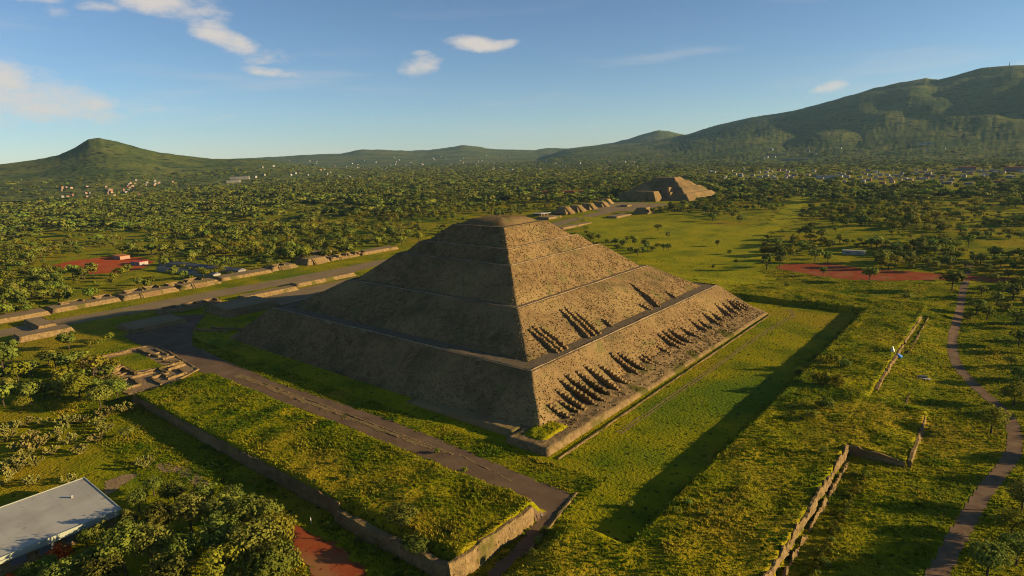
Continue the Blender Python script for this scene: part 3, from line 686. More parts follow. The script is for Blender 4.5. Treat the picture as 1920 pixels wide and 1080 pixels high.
# bank crossing the avenue and the eastern side
platform('cross_bank', -252, -172, 34, 12, 0, [3.0], 'low cross bank of stone spanning the avenue with a shaded end', 'platform', m='stone2')
AVE = [(-221, -178, 16, 30, 3.2, 'low sunlit platform on the near side of the avenue behind round shrubs'), (-216, -92, 14, 44, 2.4, 'ruined platform with dark openings at the edge of the pyramid shadow'),
       (-207, -36, 12, 46, 3.0, 'sunlit wall bank between the avenue and the gravel forecourt'), (-216, 20, 12, 60, 3.0, 'long sunlit wall bank of the avenue reaching the pyramid flank')]
for cx, cy, lx, ly, hh, lab in AVE:
    platform('stone_platform', cx, cy, lx, ly, 0, [hh], lab, group='platforms on the near side of the avenue')
for i, (x, y, L) in enumerate([(-214, -106, 9), (-214, -92, 9), (-213, -78, 8)]):
    r_ = empty('ruined_room', (x, y, 2.2)); tag(r_, ORD[i]+' ruined stone room from the left on the platform at the pyramid shadow edge', 'ruins', 'rooms at the shadow edge')
    for a, b in (((-3, -L/2), (3, -L/2)), ((-3, L/2), (3, L/2)), ((-3, -L/2), (-3, L/2))):
        wall('wall', a, b, 0, 1.7, .8, 640+i, parent=r_, rag=.3, bat=.1)
# shaded platforms in front of the pyramid
platform('stone_platform', -178, -72, 34, 40, 0, [2.4, 2.4], 'dark earth covered platform in the shade before the pyramid', m='stone')
platform('stone_platform', -188, -128, 26, 34, 0, [2.4], 'shaded low platform beside the avenue inside the pyramid shadow', m='stone')
wall('ruin_wall', (-150, -118), (-128, -108), -.1, 1.2, 1.0, 651, 'shaded low ruin wall on the dark lawn by the pyramid foot')
wall('ruin_wall', (-146, -110), (-124, -100), -.1, 1.2, 1.0, 652, 'second shaded ruin wall parallel on the dark lawn')

# ------------------------------------------------------------------ the far pyramid and its plaza
Z2 = 12
mp_ = empty('far_pyramid', (-284, 815, Z2)); tag(mp_, 'distant stepped pyramid with shaded front and sunlit flank at the avenue end', 'pyramid')
zz, a, b = -1, 76, 70
for i, (hh, run, ledge) in enumerate([(12, 14, 4.5), (10, 11, 4.5), (9, 11, 4), (7, 7, 0)]):
    V, Fq = frustum(a, zz, a-run, zz+hh, 3.0, .5, 700+i, 0, 0, b, b-run); mesh_np('tier', V, Fq, MT['stone'], mp_)
    a -= run; b -= run; zz += hh
    mesh_np('terrace', [(-a, -b, zz), (a, -b, zz), (a, b, zz), (-a, b, zz)], [(0, 1, 2, 3)], MT['tan'], mp_)
    a -= ledge; b -= ledge
mb = MB()
for i in range(26): mb.box((0, -68-1.4+i*1.75, -1), (20, 1.9, 1+28*(i+1)/26+.8))
mb.obj('stairway', MT['stone'], mp_)
mb = MB()
for i, (hw, hh) in enumerate([(26, 4.5), (24, 4.5), (22, 4), (20, 3.5)]):
    mb.box((0, -82, sum([4.5, 4.5, 4, 3.5][:i])-.5), (hw*2, 30-i*3, hh+.5), 0, .2, 1.6)
mb.obj('front_platform', MT['stone'], mp_)
mb = MB()
for i in range(18): mb.box((0, -106+i*.9, -1), (14, 1.0, 1+16.5*(i+1)/18))
mb.obj('front_stairway', MT['stone2'], mp_)
mb = MB(); mb.box((34, -56, 0), (7, 14, 14), 0, .3, 1.2); mb.box((27, -50, 10), (7, 12, 12), 0, .3, 1.0); mb.obj('side_bastion', MT['stone2'], mp_)
PLZ = [(-300, 500, 'leftmost small stair pyramid of the plaza row'), (-300, 532, 'second small stair pyramid of the plaza row'), (-300, 566, 'third small stair pyramid of the plaza row'), (-300, 604, 'small stair pyramid of the plaza row nearest the far pyramid front'), (-322, 655, 'wide stair pyramid with lit balustrades beside the far pyramid')]
for cx, cy, lab in PLZ: platform('stair_pyramid', cx, cy, 26, 26, 10.5, [3.5, 3.2, 2.8], lab, 'small pyramid', 'plaza stair pyramids', 'E')
platform('stair_pyramid', -190, 545, 26, 26, 10, [3.4, 3.2, 2.6], 'shaded stair pyramid on the near side of the plaza', 'small pyramid', 'plaza stair pyramids', 'W')
platform('stone_platform', -205, 500, 18, 44, 9, [2.6], 'low ruin strip at the near plaza edge among bushes')
platform('stone_platform', -292, 452, 22, 34, 8.4, [2.5], 'low platform where the avenue meets the plaza')
platform('stone_platform', -288, 380, 16, 60, 6, [2.4], 'long low platform lining the avenue past the pyramid summit')
platform('stone_platform', -212, 395, 14, 70, 6.2, [2.2], 'grassy low platform lining the avenue near the green field')
platform('altar', -262, 620, 16, 16, 11.5, [1.6, 1.4], 'square low altar in the middle of the gravel plaza', 'altar')
ho = empty('colonnade_house', (-318, 470, 9.2)); tag(ho, 'low flat roofed columned ruin beside the plaza row', 'ruins')
MB().box((0, 0, 3.2), (16, 26, .7)).obj('roof', MT['concrete'], ho); MB().box((-5, 0, -.5), (2, 25, 3.7)).obj('wall', MT['stone2'], ho)
for k in range(7): MB().box((6.5, -11+k*3.7, -.5), (1.2, 1.2, 3.7)).obj('column', MT['stone2'], ho)

# ------------------------------------------------------------------ buildings near the site
bd = empty('flat_roofed_building', (35, -250, 0)); tag(bd, 'long low building with a broad pale grey flat roof among trees', 'building')
MB().box((0, 0, -.5), (27, 38, 5)).obj('wall', MT['stone2'], bd)
MB().box((0, 0, 5.3), (30, 41, .25)).obj('roof', MT['roofing'], bd)
for x in (-15.06, 15.06): MB().box((x, 0, 4.0), (.3, 41.4, 1.75)).obj('fascia', MT['fascia'], bd)
for y in (-20.56, 20.56): MB().box((0, y, 4.0), (29.7, .3, 1.75)).obj('fascia', MT['fascia'], bd)
for k in range(6):
    MB().box((0, -17.5+k*7, 5.55), (29.4, .12, .012)).obj('roof_seam', MT['roofing'], bd)
    MB().box((13.53, -16+k*6.2, 1.2), (.1, 3.4, 2.0)).obj('window', MT['dark'], bd)
MB().box((-4, 14, 5.55), (.5, .5, .9)).obj('vent_pipe', MT['concrete'], bd)
MB().box((15.4, -6, 4.6), (.7, 14, .4)).obj('gutter', MT['fascia'], bd)
for (p0, p1, wd, lab) in [((305, 496), (455, 512), 9, 'longer grey roofed shed in the trees across the avenue'), ((300, 507), (408, 520), 8, 'shorter grey roofed shed nearer the avenue wall')]:
    A, B = at(*p0)[:2], at(*p1)[:2]; c = (A+B)/2; L = np.linalg.norm(B-A); ang = math.atan2(*(B-A)[::-1])
    r_ = empty('long_shed', (c[0], c[1], 0), ang); tag(r_, lab, 'shed')
    MB().box((0, 0, -.3), (L-1, wd-1, 3.3)).obj('wall', MT['plaster'], r_)
    MB().poly([(-L/2, -wd/2, 3), (L/2, -wd/2, 3), (L/2, 0, 4.6), (-L/2, 0, 4.6), (-L/2, wd/2, 3), (L/2, wd/2, 3)], [(0, 1, 2, 3), (3, 2, 5, 4), (0, 3, 4), (1, 5, 2)]).obj('roof', MT['dark'], r_)
def house(loc, w, d, h, rz, wm, rm, label, group, cat='house', gable=False):
    r_ = empty('house', loc, rz); tag(r_, label, cat, group)
    MB().box((0, 0, -1.5), (w, d, h+1.5)).obj('wall', MT[wm], r_)
    if gable: MB().poly([(-w/2-.4, -d/2-.4, h), (w/2+.4, -d/2-.4, h), (w/2+.4, 0, h+d*.22), (-w/2-.4, 0, h+d*.22), (-w/2-.4, d/2+.4, h), (w/2+.4, d/2+.4, h)], [(0, 1, 2, 3), (3, 2, 5, 4), (0, 3, 4), (1, 5, 2)]).obj('roof', MT[rm], r_)
    else: MB().box((0, 0, h), (w+.5, d+.5, .4)).obj('roof', MT[rm], r_)
    if w > 13:
        for s in (-1, 1): MB().box((s*w*.24, -d/2-.04, h*.3), (w*.18, .1, h*.35)).obj('window', MT['dark'], r_)
    return r_
HOUSES = []
def put_house(px, py, z, w, d, h, wm, rm, label, group, rz=None, gable=False, cat='house'):
    e = _f + _r*(px-960)/FPX - _u*(py-540)/FPX; e = e/np.hypot(e[0], e[1])
    R_ = np.arange(300, 7500, 8.0); X_, Y_ = CAM[0]+e[0]*R_, CAM[1]+e[1]*R_; zs = hillz(X_, Y_); hit = np.nonzero(CAM[2]+e[2]*R_ < zs)[0]
    if len(hit) == 0: return None
    i = hit[0]; p = (X_[i], Y_[i]); zz = float(zs[i])
    HOUSES.append((p[0], p[1], max(w, d), px > 1320))
    return house((p[0], p[1], zz), w, d, h, random.uniform(-.2, .2) if rz is None else rz, wm, rm, label, group, cat, gable)
put_house(262, 497, 0, 16, 9, 3.5, 'plaster', 'terracotta', 'low white walled house with red roof at the red yard edge', None)
put_house(228, 485, 0, 20, 10, 3.5, 'plaster2', 'terracotta', 'long red roofed house at the back of the red yard', None)
put_house(1600, 479, 4, 18, 6, 3.2, 'plaster', 'concrete', 'small white shed beyond the red earth field', None, 0.1)
for px, lab in ((1022, 'small red roofed pavilion left of its long neighbour in the far trees'), (1066, 'long red roofed building in the trees past the summit'), (1092, 'small red roofed building beside the long one in the far trees')):
    put_house(px, 363, 10, 26 if px == 1066 else 16, 12, 5, 'terracotta', 'terracotta', lab, None, .5)
put_house(450, 336, 10, 70, 22, 9, 'plaster', 'concrete', 'long white school-like block on the left plain', None, .9, cat='building')
put_house(438, 342, 10, 46, 16, 6, 'plaster', 'concrete', 'lower white block in front of the long white building', None, .9, cat='building')
put_house(1490, 300, 20, 120, 14, 5, 'plaster', 'concrete', 'very long pale greenhouse roof on the plain below the mountain', None, .25, cat='greenhouse')
put_house(1455, 292, 20, 110, 14, 5, 'plaster', 'concrete', 'long pale greenhouse just behind the very long one', None, .25, cat='greenhouse')
put_house(1555, 335, 16, 60, 20, 8, 'concrete', 'dark', 'dark roofed hall among the houses of the town', None, .1, cat='building')
put_house(1812, 320, 16, 44, 22, 11, 'plaster2', 'terracotta', 'large orange building in the town under the mountain', None, .1, cat='building')
put_house(1900, 322, 16, 40, 20, 12, 'plaster2', 'terracotta', 'tall orange building at the edge of the town', None, .1, cat='building')
put_house(1735, 273, 20, 60, 24, 9, 'plaster', 'concrete', 'lone white works at the foot of the mountain', None, .2, cat='building')
TOWNS = [((110, 350, 262, 372), 34, .75, 'small pinkish house in the village nearest the pointed hill', 'village by the pointed hill', 9), ((238, 338, 330, 350), 16, .6, 'small pale house in the hamlet between village and white block', 'hamlet by the pointed hill', 9),
         ((470, 302, 660, 336), 22, .15, 'tiny white house scattered below the low hills', 'houses below the low hills', 13), ((660, 292, 960, 320), 46, .1, 'tiny white house of the distant town on the horizon', 'distant town on the horizon', 15),
         ((1000, 302, 1240, 330), 16, .1, 'tiny white house between the far pyramid and the small hill', 'houses beyond the far pyramid', 12), ((1330, 318, 1560, 338), 44, .2, 'small pale house of the town right of the far pyramid', 'town beside the far pyramid', 10),
         ((1560, 318, 1920, 346), 96, .5, 'small house of the crowded town under the mountain', 'town under the mountain', 10), ((1400, 272, 1800, 300), 10, .1, 'lone white building dotted over the mountain foot plain', 'mountain foot buildings', 14)]
for (x0, y0, x1, y1), cnt, pk, lab, grp, sz in TOWNS:
    for k in range(cnt):
        pinkish = random.random() < pk
        put_house(random.uniform(x0, x1), random.uniform(y0, y1), 12, sz*random.uniform(.6, 1.5), sz*random.uniform(.5, .9), sz*random.uniform(.32, .55),
                  'plaster2' if pinkish else 'plaster', random.choice(['terracotta', 'concrete']) if pinkish else random.choice(['concrete', 'plaster']), lab, grp, gable=random.random() < .25)

# ------------------------------------------------------------------ small things on the site
def person(loc, rz, label, sc=1.0):
    root = empty('person', loc, rz); root.scale = (sc, sc, sc); tag(root, label, 'person')
    def skin(name, verts, edges, rad, m):
        me = bpy.data.meshes.new(name); me.from_pydata(verts, edges, []); o = bpy.data.objects.new(name, me); link(o); o.parent = root
        md = o.modifiers.new('Skin', 'SKIN'); 
        for i, r in enumerate(rad): me.skin_vertices[0].data[i].radius = (r, r)
        me.skin_vertices[0].data[0].use_root = True
        sd = o.modifiers.new('Sub', 'SUBSURF'); sd.levels = 1; sd.render_levels = 2
        me.materials.append(MT[m]); return o
    V = [(0, 0, .95), (0, 0, 1.2), (0, 0, 1.42), (0, 0, 1.5), (0, .02, 1.62), (0, .03, 1.72), (-.2, 0, 1.4), (-.26, .02, 1.12), (-.27, .1, .88), (.2, 0, 1.4), (.26, .02, 1.12), (.27, .1, .88), (-.1, 0, .9), (-.11, .05, .5), (-.12, -.05, .08), (-.12, .1, .04), (.1, 0, .9), (.11, 0, .5), (.12, .02, .08), (.12, .16, .04)]
    Eg = [(0, 1), (1, 2), (2, 3), (3, 4), (4, 5), (2, 6), (6, 7), (7, 8), (2, 9), (9, 10), (10, 11), (0, 12), (12, 13), (13, 14), (14, 15), (0, 16), (16, 17), (17, 18), (18, 19)]
    R_ = [.14, .13, .13, .06, .1, .08, .065, .048, .04, .065, .048, .04, .1, .07, .05, .04, .1, .07, .05, .04]
    skin('body', V, Eg, R_, 'skin')
    skin('shirt', [(0, 0, .98), (0, 0, 1.2), (0, 0, 1.44), (-.21, 0, 1.41), (-.26, .02, 1.16), (.21, 0, 1.41), (.26, .02, 1.16)], [(0, 1), (1, 2), (2, 3), (3, 4), (2, 5), (5, 6)], [.165, .155, .14, .085, .07, .085, .07], 'white')
    skin('trousers', [(0, 0, .95), (-.1, 0, .88), (-.11, .05, .5), (-.12, -.05, .12), (.1, 0, .88), (.11, 0, .5), (.12, .02, .12)], [(0, 1), (1, 2), (2, 3), (0, 4), (4, 5), (5, 6)], [.15, .12, .09, .07, .12, .09, .07], 'denim')
    skin('hair', [(0, .01, 1.7), (0, -.03, 1.76)], [(0, 1)], [.11, .09], 'bark')
    return root
g0 = at(1015, 974)
person((g0[0], g0[1], .12), .6, 'person in a white shirt standing on the road at the terrace corner', 1.1)
g1 = at(993, 974)
MB().box((0, 0, 0), (.3, .3, 1.1), 0, 0, .06).obj('bollard', MT['stone2'])
bo = bpy.data.objects['bollard']; bo.location = (g1[0], g1[1], .08); tag(bo, 'short stone bollard at the road corner beside the person', 'bollard')
# tarpaulins over the open trench
tp = at(1674, 662, 3.0)
me = empty('tarpaulin_shelter', (tp[0], tp[1], 2.0)); tag(me, 'white and blue tarpaulin shelter over the excavated trench', 'shelter')
MB().poly([(-1.6, -2.4, 0), (1.5, -2.2, 0), (1.3, 1.8, 0), (-1.5, 2.0, 0), (-.2, -1.2, 4.6), (-.1, .5, 4.2)], [(0, 1, 4), (1, 2, 5, 4), (2, 3, 5), (3, 0, 4, 5)]).obj('white_sheet', MT['white'], me)
MB().poly([(1.3, -3.8, .2), (4.4, -3.2, .1), (4.0, 1.0, .15), (1.2, .8, .3), (2.4, -2.2, 1.7), (2.2, -.4, 1.5)], [(0, 1, 4), (1, 2, 5, 4), (2, 3, 5), (3, 0, 4, 5)]).obj('blue_sheet', MT['blue'], me)
for p in ((-1.4, -2.2), (1.3, 1.7)): MB().box((*p, -.5), (.12, .12, 2.4)).obj('pole', MT['bark'], me)
wp = at(1733, 713)
me = empty('wooden_pallet', (wp[0], wp[1], h1(wp[0], wp[1])), .3); tag(me, 'pale plank pallet with dark load lying in the grass', 'pallet')
for k in range(4): MB().box((-1.8+k*1.2, 0, .25), (1.0, 1.6, .12)).obj('plank', MT['white'], me)
for s in (-.6, .6): MB().box((0, s, 0), (4.4, .2, .25)).obj('bearer', MT['bark'], me)
MB().box((-.6, .9, 0), (3.4, 1.1, 1.2), .1, .2, .1).obj('load', MT['dark'], me)
wp = at(584, 982)
me = empty('white_sign', (wp[0], wp[1], h1(wp[0], wp[1])), -.6); tag(me, 'small white sign on a post at the red earth clearing', 'sign')
MB().box((0, 0, 0), (.1, .1, 1.6)).obj('post', MT['white'], me); MB().box((0, -.09, 1.2), (.9, .06, .7)).obj('sign_board', MT['white'], me)
# lattice masts on the mountain top
for px, hh in ((1838, 42), (1868, 60)):
    d = _f + _r*(px-960)/FPX; a_ = math.atan2(d[0], d[1]); x, y = CAM[0]+6560*math.sin(a_), CAM[1]+6560*math.cos(a_)
    z = float(hillz(np.array([x]), np.array([y]))[0]); mb = MB()
    mb.poly([(x-4, y-4, z-6), (x+4, y-4, z-6), (x, y+4, z-6), (x-1, y-1, z+hh), (x+1, y-1, z+hh), (x, y+1, z+hh)], [(0, 1, 4, 3), (1, 2, 5, 4), (2, 0, 3, 5)])
    tag(mb.obj('radio_mast', MT['dark']), 'taller radio mast on the mountain top' if hh > 50 else 'shorter radio mast on the mountain top', 'mast')

# ------------------------------------------------------------------ trees and shrubs
def crown(seed, rx, rz_, cz, ncl, nlf, leaf, ratio=.32, flat=.6):
    g = np.random.default_rng(seed)
    d = g.normal(size=(ncl, 3)); d /= np.linalg.norm(d, axis=1)[:, None]
    d[:, 2] = np.where(d[:, 2] < 0, d[:, 2]*flat, d[:, 2])
    rad = g.uniform(.35, 1.0, ncl)**.5
    c = d*rad[:, None]*np.array([rx, rx, rz_])*(1-ratio*.55)*g.uniform(.8, 1.15, (ncl, 1))
    cr = rx*ratio*g.uniform(.65, 1.3, ncl)
    n = ncl*nlf; cid = np.repeat(np.arange(ncl), nlf)
    e = g.normal(size=(n, 3)); e /= np.linalg.norm(e, axis=1)[:, None]
    P = c[cid]+e*cr[cid][:, None]*g.uniform(.55, 1.05, (n, 1))*np.array([1, 1, .85])
    out = P/np.array([rx, rx, rz_]); out /= np.linalg.norm(out, axis=1)[:, None]+1e-6
    nm = e*.8+out*.8+g.normal(size=(n, 3))*.45; nm /= np.linalg.norm(nm, axis=1)[:, None]
    t = np.cross(nm, g.normal(size=(n, 3))); t /= np.linalg.norm(t, axis=1)[:, None]+1e-9
    b = np.cross(nm, t); s = (leaf*g.uniform(.55, 1.25, n)/2)[:, None]
    P[:, 2] += cz
    V = np.stack([P-t*s*1.25, P-b*s*.8, P+t*s*1.25, P+b*s*.8], 1).reshape(-1, 3)
    return V, np.arange(n*4).reshape(n, 4)

def mesh_only(name, V, F, m):
    o = mesh_np(name, V, F, m); me = o.data; COL.objects.unlink(o); bpy.data.objects.remove(o); return me

def trunk_mesh(name, h, r, seed, limbs=5, spread=.22):
    g = random.Random(seed); mb = MB()
    mb.tube([(0, 0, -.04), (g.uniform(-.02, .02), 0, h*.5), (g.uniform(-.03, .03), g.uniform(-.03, .03), h)], [r*1.25, r, r*.7], 6)
    for k in range(limbs):
        a = 6.283*k/limbs+g.uniform(-.4, .4); s = spread*g.uniform(.6, 1.1)
        z0 = h*g.uniform(.75, 1.0)
        mb.tube([(0, 0, z0-.02), (math.cos(a)*s*.5, math.sin(a)*s*.5, z0+.1), (math.cos(a)*s, math.sin(a)*s, z0+g.uniform(.18, .32))], [r*.6, r*.4, r*.15], 5)
    return mesh_only(name, mb.v, mb.f, MT['bark'])

KIND = {}     # kind -> list of (near crown, mid crown, far crown, trunk)
LEAFM = {'olive': 'leaf_a', 'dark': 'leaf_b', 'upright': 'leaf_b', 'yellow': 'leaf_c'}
SHP = {'olive': (.44, .33, .64), 'dark': (.42, .36, .62), 'upright': (.24, .43, .56), 'yellow': (.46, .34, .6)}
for kd, (rx, rz_, cz) in SHP.items():
    for v in range(2):
        s = hash_s = 1000+v*13+len(kd)*101
        KIND.setdefault(kd, []).append((
            mesh_only('crown', *crown(s, rx, rz_, cz, 46, 58, .052), MT[LEAFM[kd]]),
            mesh_only('crown', *crown(s+1, rx, rz_, cz, 22, 26, .1), MT[LEAFM[kd]]),
            mesh_only('crown', *crown(s+2, rx, rz_, cz, 11, 11, .2, .36), MT[LEAFM[kd]]),
            trunk_mesh('trunk', .42 if kd != 'upright' else .3, .028, s)))
SHRUB = [mesh_only('shrub', *crown(2000+v, .55, .5, .38, 16, 40, .11, .4), MT[['leaf_a', 'leaf_c'][v % 2]]) for v in range(4)]
BLOOM = mesh_only('flowering_shrub', *crown(2100, .55, .5, .4, 16, 40, .11, .4), MT['flower'])

def nopal_mesh(seed):
    g = random.Random(seed); mb = MB()
    def pad(p, d, L, w, yaw):
        n = len(mb.v); d = Vector(d).normalized(); s = Vector((math.cos(yaw), math.sin(yaw), 0)); s = (s-d*s.dot(d)).normalized(); nn = d.cross(s)
        for off in (-.035*L, .035*L):
            for k in range(8):
                t = 2*math.pi*k/8; q = Vector(p)+d*(L/2-L/2*math.cos(t))+s*(w/2*math.sin(t))+nn*off; mb.v.append(tuple(q))
        mb.f.append(tuple(n+k for k in range(7, -1, -1))); mb.f.append(tuple(n+8+k for k in range(8)))
        for k in range(8): mb.f.append((n+k, n+(k+1) % 8, n+8+(k+1) % 8, n+8+k))
        return Vector(p)+d*L
    def grow(p, d, lev, L):
        yaw = g.uniform(0, 6.28); tip = pad(p, d, L, L*.62, yaw)
        if lev == 0: return
        for _ in range(g.choice([2, 2, 3])):
            e = Vector(d)+Vector((g.uniform(-1, 1), g.uniform(-1, 1), g.uniform(-.2, .7)))*.8
            grow(tip, e, lev-1, L*g.uniform(.8, .95))
    for k in range(7):
        a = 6.28*k/7+g.uniform(-.3, .3); r = g.uniform(.0, .05)
        grow((math.cos(a)*r, math.sin(a)*r, -.05), (math.cos(a)*1.1, math.sin(a)*1.1, 1), 3, .26)
    return mesh_only('cactus', mb.v, mb.f, MT['pad'])
NOPAL = [nopal_mesh(s) for s in (5, 6, 7)]

def tree(x, y, h, kind, label, group, rz=None, fat=1.0, lod=None):
    D = math.hypot(x-CAM[0], y-CAM[1])
    c = random.choice(KIND[kind]); lod = lod if lod is not None else (0 if D < 330 else 1 if D < 1000 else 2)
    r_ = empty('tree', (x, y, h1(x, y)), random.uniform(0, 6.28) if rz is None else rz); tag(r_, label, 'tree', group)
    s = (h*fat*random.uniform(.9, 1.1), h*fat*random.uniform(.9, 1.1), h)
    part('crown', c[lod], r_, sc=s); part('trunk', c[3], r_, sc=(h, h, h))
    return r_
def single(name, me, x, y, s, label, cat, group=None, sz=None):
    o = bpy.data.objects.new(name, me); link(o); o.location = (x, y, h1(x, y)); o.rotation_euler = (0, 0, random.uniform(0, 6.28)); o.scale = (s, s, sz or s)
    tag(o, label, cat, group); return o

TREES = []     # x, y for spacing
def T(px, py, h, kind, label, group=None, fat=1.0, z=0):
    p = at(px, py, z); zz = h1(p[0], p[1]); p = at(px, py, zz)
    TREES.append((p[0], p[1])); return tree(p[0], p[1], h, kind, label, group, fat=fat)
# notable single trees: pixel of the trunk foot, height in metres
T(1858, 812, 11, 'yellow', 'round leafy tree standing at the bend of the gravel path')
T(1785, 545, 15, 'olive', 'broad dark tree where the path leaves the red field', fat=1.25)
T(1630, 528, 12, 'olive', 'bushy tree in front of the middle of the red earth field', fat=1.2)
T(1543, 517, 8, 'olive', 'small tree standing against the red earth field')
T(1437, 506, 15, 'upright', 'tall narrow tree at the corner of the red earth field', fat=1.3)
T(1462, 500, 12, 'dark', 'tree just behind the tall one at the red field corner', fat=1.1)
T(1528, 490, 13, 'dark', 'dark tree at the back edge of the red earth field', fat=1.2)
T(1552, 492, 9, 'olive', 'small tree at the back of the red field beside the dark one')
T(1380, 495, 5, 'dark', 'tiny lone tree on the green field before the red field')
T(1337, 505, 4.5, 'dark', 'tiny shrub-like tree beside the faint field track')
T(1345, 460, 7, 'dark', 'small lone tree in the middle of the green field')
T(174, 568, 14, 'olive', 'large round tree across the avenue casting a long shadow')
T(92, 682, 9, 'yellow', 'bright round tree at the lower edge of the shaded grass strip', fat=1.2)
T(112, 745, 9, 'dark', 'rounded tree among dark thickets near the ruined compound')
T(150, 752, 13, 'yellow', 'tall bushy tree just below the ruined compound', fat=1.15)
T(190, 768, 11, 'dark', 'dark bushy tree at the terrace end near the ruined rooms', fat=1.2)
T(205, 640, 6, 'yellow', 'rounded shrub tree of the clump beside the avenue platform', fat=1.3)
T(185, 650, 5, 'yellow', 'low rounded shrub tree beside the taller one near the avenue', fat=1.3)
T(172, 652, 5.5, 'yellow', 'leftmost rounded shrub tree of the clump near the avenue', fat=1.3)
T(240, 822, 5, 'dark', 'small tree casting a shadow just below the terrace wall end', fat=1.3)
T(45, 770, 7, 'yellow', 'rounded tree above the cactus patch at the picture edge')
T(18, 735, 8, 'dark', 'dark tree at the left picture edge beside the thicket')
T(752, 985, 6, 'dark', 'leafy tree growing on the broken edge of the grass terrace', fat=1.9)
T(780, 1010, 5, 'dark', 'lower leafy tree below the broken terrace edge', fat=1.9)
T(655, 900, 2.2, 'olive', 'small bush tree casting a long shadow on the grass terrace', fat=1.4)
# grove round the pale roofed building: px, py, height, kind
GR = [(235, 1075, 13, 'olive'), (290, 1070, 12, 'dark'), (350, 1090, 12, 'olive'), (420, 1060, 13, 'dark'), (480, 1080, 14, 'dark'), (515, 1050, 12, 'yellow'), (525, 1110, 12, 'olive'), (300, 1010, 10, 'dark'), (360, 1000, 11, 'dark'), (420, 1000, 11, 'dark'), (470, 1010, 12, 'dark'), (500, 1012, 11, 'olive'), (330, 950, 8, 'dark'), (385, 960, 9, 'dark'), (440, 965, 9, 'dark'),
      (490, 985, 9, 'upright'), (245, 1015, 10, 'upright'), (262, 960, 7, 'dark'), (290, 930, 6, 'dark'), (195, 1020, 7, 'upright'), (165, 1030, 6, 'olive'), (150, 1075, 5, 'dark'), (95, 1085, 6, 'olive'), (60, 1100, 6, 'olive'), (170, 1090, 8, 'dark'), (200, 1120, 10, 'dark'), (120, 1120, 9, 'dark'), (430, 1120, 13, 'yellow'), (330, 1130, 12, 'dark'), (500, 1130, 13, 'olive')]
CNT = {}
for px, py, h, k in sorted(GR):
    CNT[k] = CNT.get(k, 0)+1
    T(px, py, h*1.1, k, {'olive': 'olive green', 'dark': 'dark green', 'yellow': 'yellow green', 'upright': 'slender upright'}[k]+' grove tree, '+ORD[CNT[k]-1]+' of its kind counted from the pale roof side', 'grove beside the pale roof')
p = at(113, 1056); single('flowering_shrub', BLOOM, p[0], p[1], 6.0, 'bright orange flowering shrub beside the pale roof', 'shrub')
p = at(20, 1085); single('flowering_shrub', BLOOM, p[0], p[1], 2.0, 'dim orange flowering shrub low at the building corner', 'shrub')
# trees east of the path: they throw the long shadows over it
ER = [(256, -92, 11), (262, -70, 9), (268, -106, 12), (262, -44, 10), (272, -20, 11), (258, 12, 9), (270, 32, 10), (262, 60, 10), (266, 84, 9), (258, 104, 10), (264, 128, 9), (280, 60, 11), (285, 100, 11), (282, 140, 10), (250, 150, 8), (262, 170, 10), (248, 196, 9), (266, 205, 11), (280, 190, 12), (240, 222, 9), (258, 232, 10), (275, 230, 12), (290, 10, 12), (295, -40, 12)]
for i, (x, y, h) in enumerate(ER):
    TREES.append((x, y)); tree(x, y, h, ['olive', 'dark', 'olive', 'dark'][i % 4], 'tree in the loose wood on the outer side of the gravel path', 'wood outside the gravel path', fat=1.1)
# row of trees on the green field behind the pyramid
for q_, (px, py) in enumerate(sorted(((1140, 460), (1155, 462), (1168, 465), (1182, 478), (1195, 482), (1205, 476), (1214, 470), (1224, 474), (1232, 467), (1244, 470), (1253, 472), (1100, 441), (1112, 445), (1122, 450), (1176, 455), (1190, 460)))):
    T(px, py, random.uniform(6.5, 9.5), random.choice(['dark', 'olive']), ORD[q_]+' dark tree from the pyramid summit side in the green field row', 'tree row behind the pyramid', fat=1.15, z=3)
for px, py in ((60, 560), (40, 565), (20, 560), (75, 545), (95, 552), (110, 548), (130, 560), (30, 590), (12, 597), (50, 590), (262, 540), (285, 535), (275, 545), (325, 522), (345, 525), (390, 500), (405, 505), (240, 516), (375, 515), (500, 492), (505, 500)):
    T(px, py, random.uniform(8, 12), random.choice(['dark', 'olive', 'olive']), 'leafy tree between the avenue wall and the red yard', 'trees between avenue and red yard', fat=1.15)

for i, (px, py) in enumerate(((60, 705), (130, 700), (150, 690), (175, 705), (200, 718), (215, 735), (160, 722), (120, 722), (85, 748), (60, 757), (222, 752), (35, 715), (105, 690), (140, 738), (175, 745), (8, 690), (20, 665), (130, 655), (8, 762), (212, 700))):
    T(px, py, random.uniform(8, 12), ['dark', 'dark', 'olive', 'yellow'][i % 4], 'leafy tree of the thicket between cactus patch and ruined compound', 'thicket beside the compound', fat=1.25)
for px, py in ((1850, 600), (1880, 590), (1905, 610), (1870, 570), (1900, 560), (1840, 556), (1910, 650), (1895, 690), (1912, 720), (1900, 760), (1880, 548), (1915, 540), (1860, 530), (1890, 520), (1910, 500), (1895, 1010), (1915, 960), (1905, 1060), (1850, 1085), (1830, 590)):
    T(px, py, random.uniform(7, 11), random.choice(['olive', 'dark', 'yellow']), 'tree of the shady wood right beside the gravel path', 'shady wood by the path', fat=1.1)
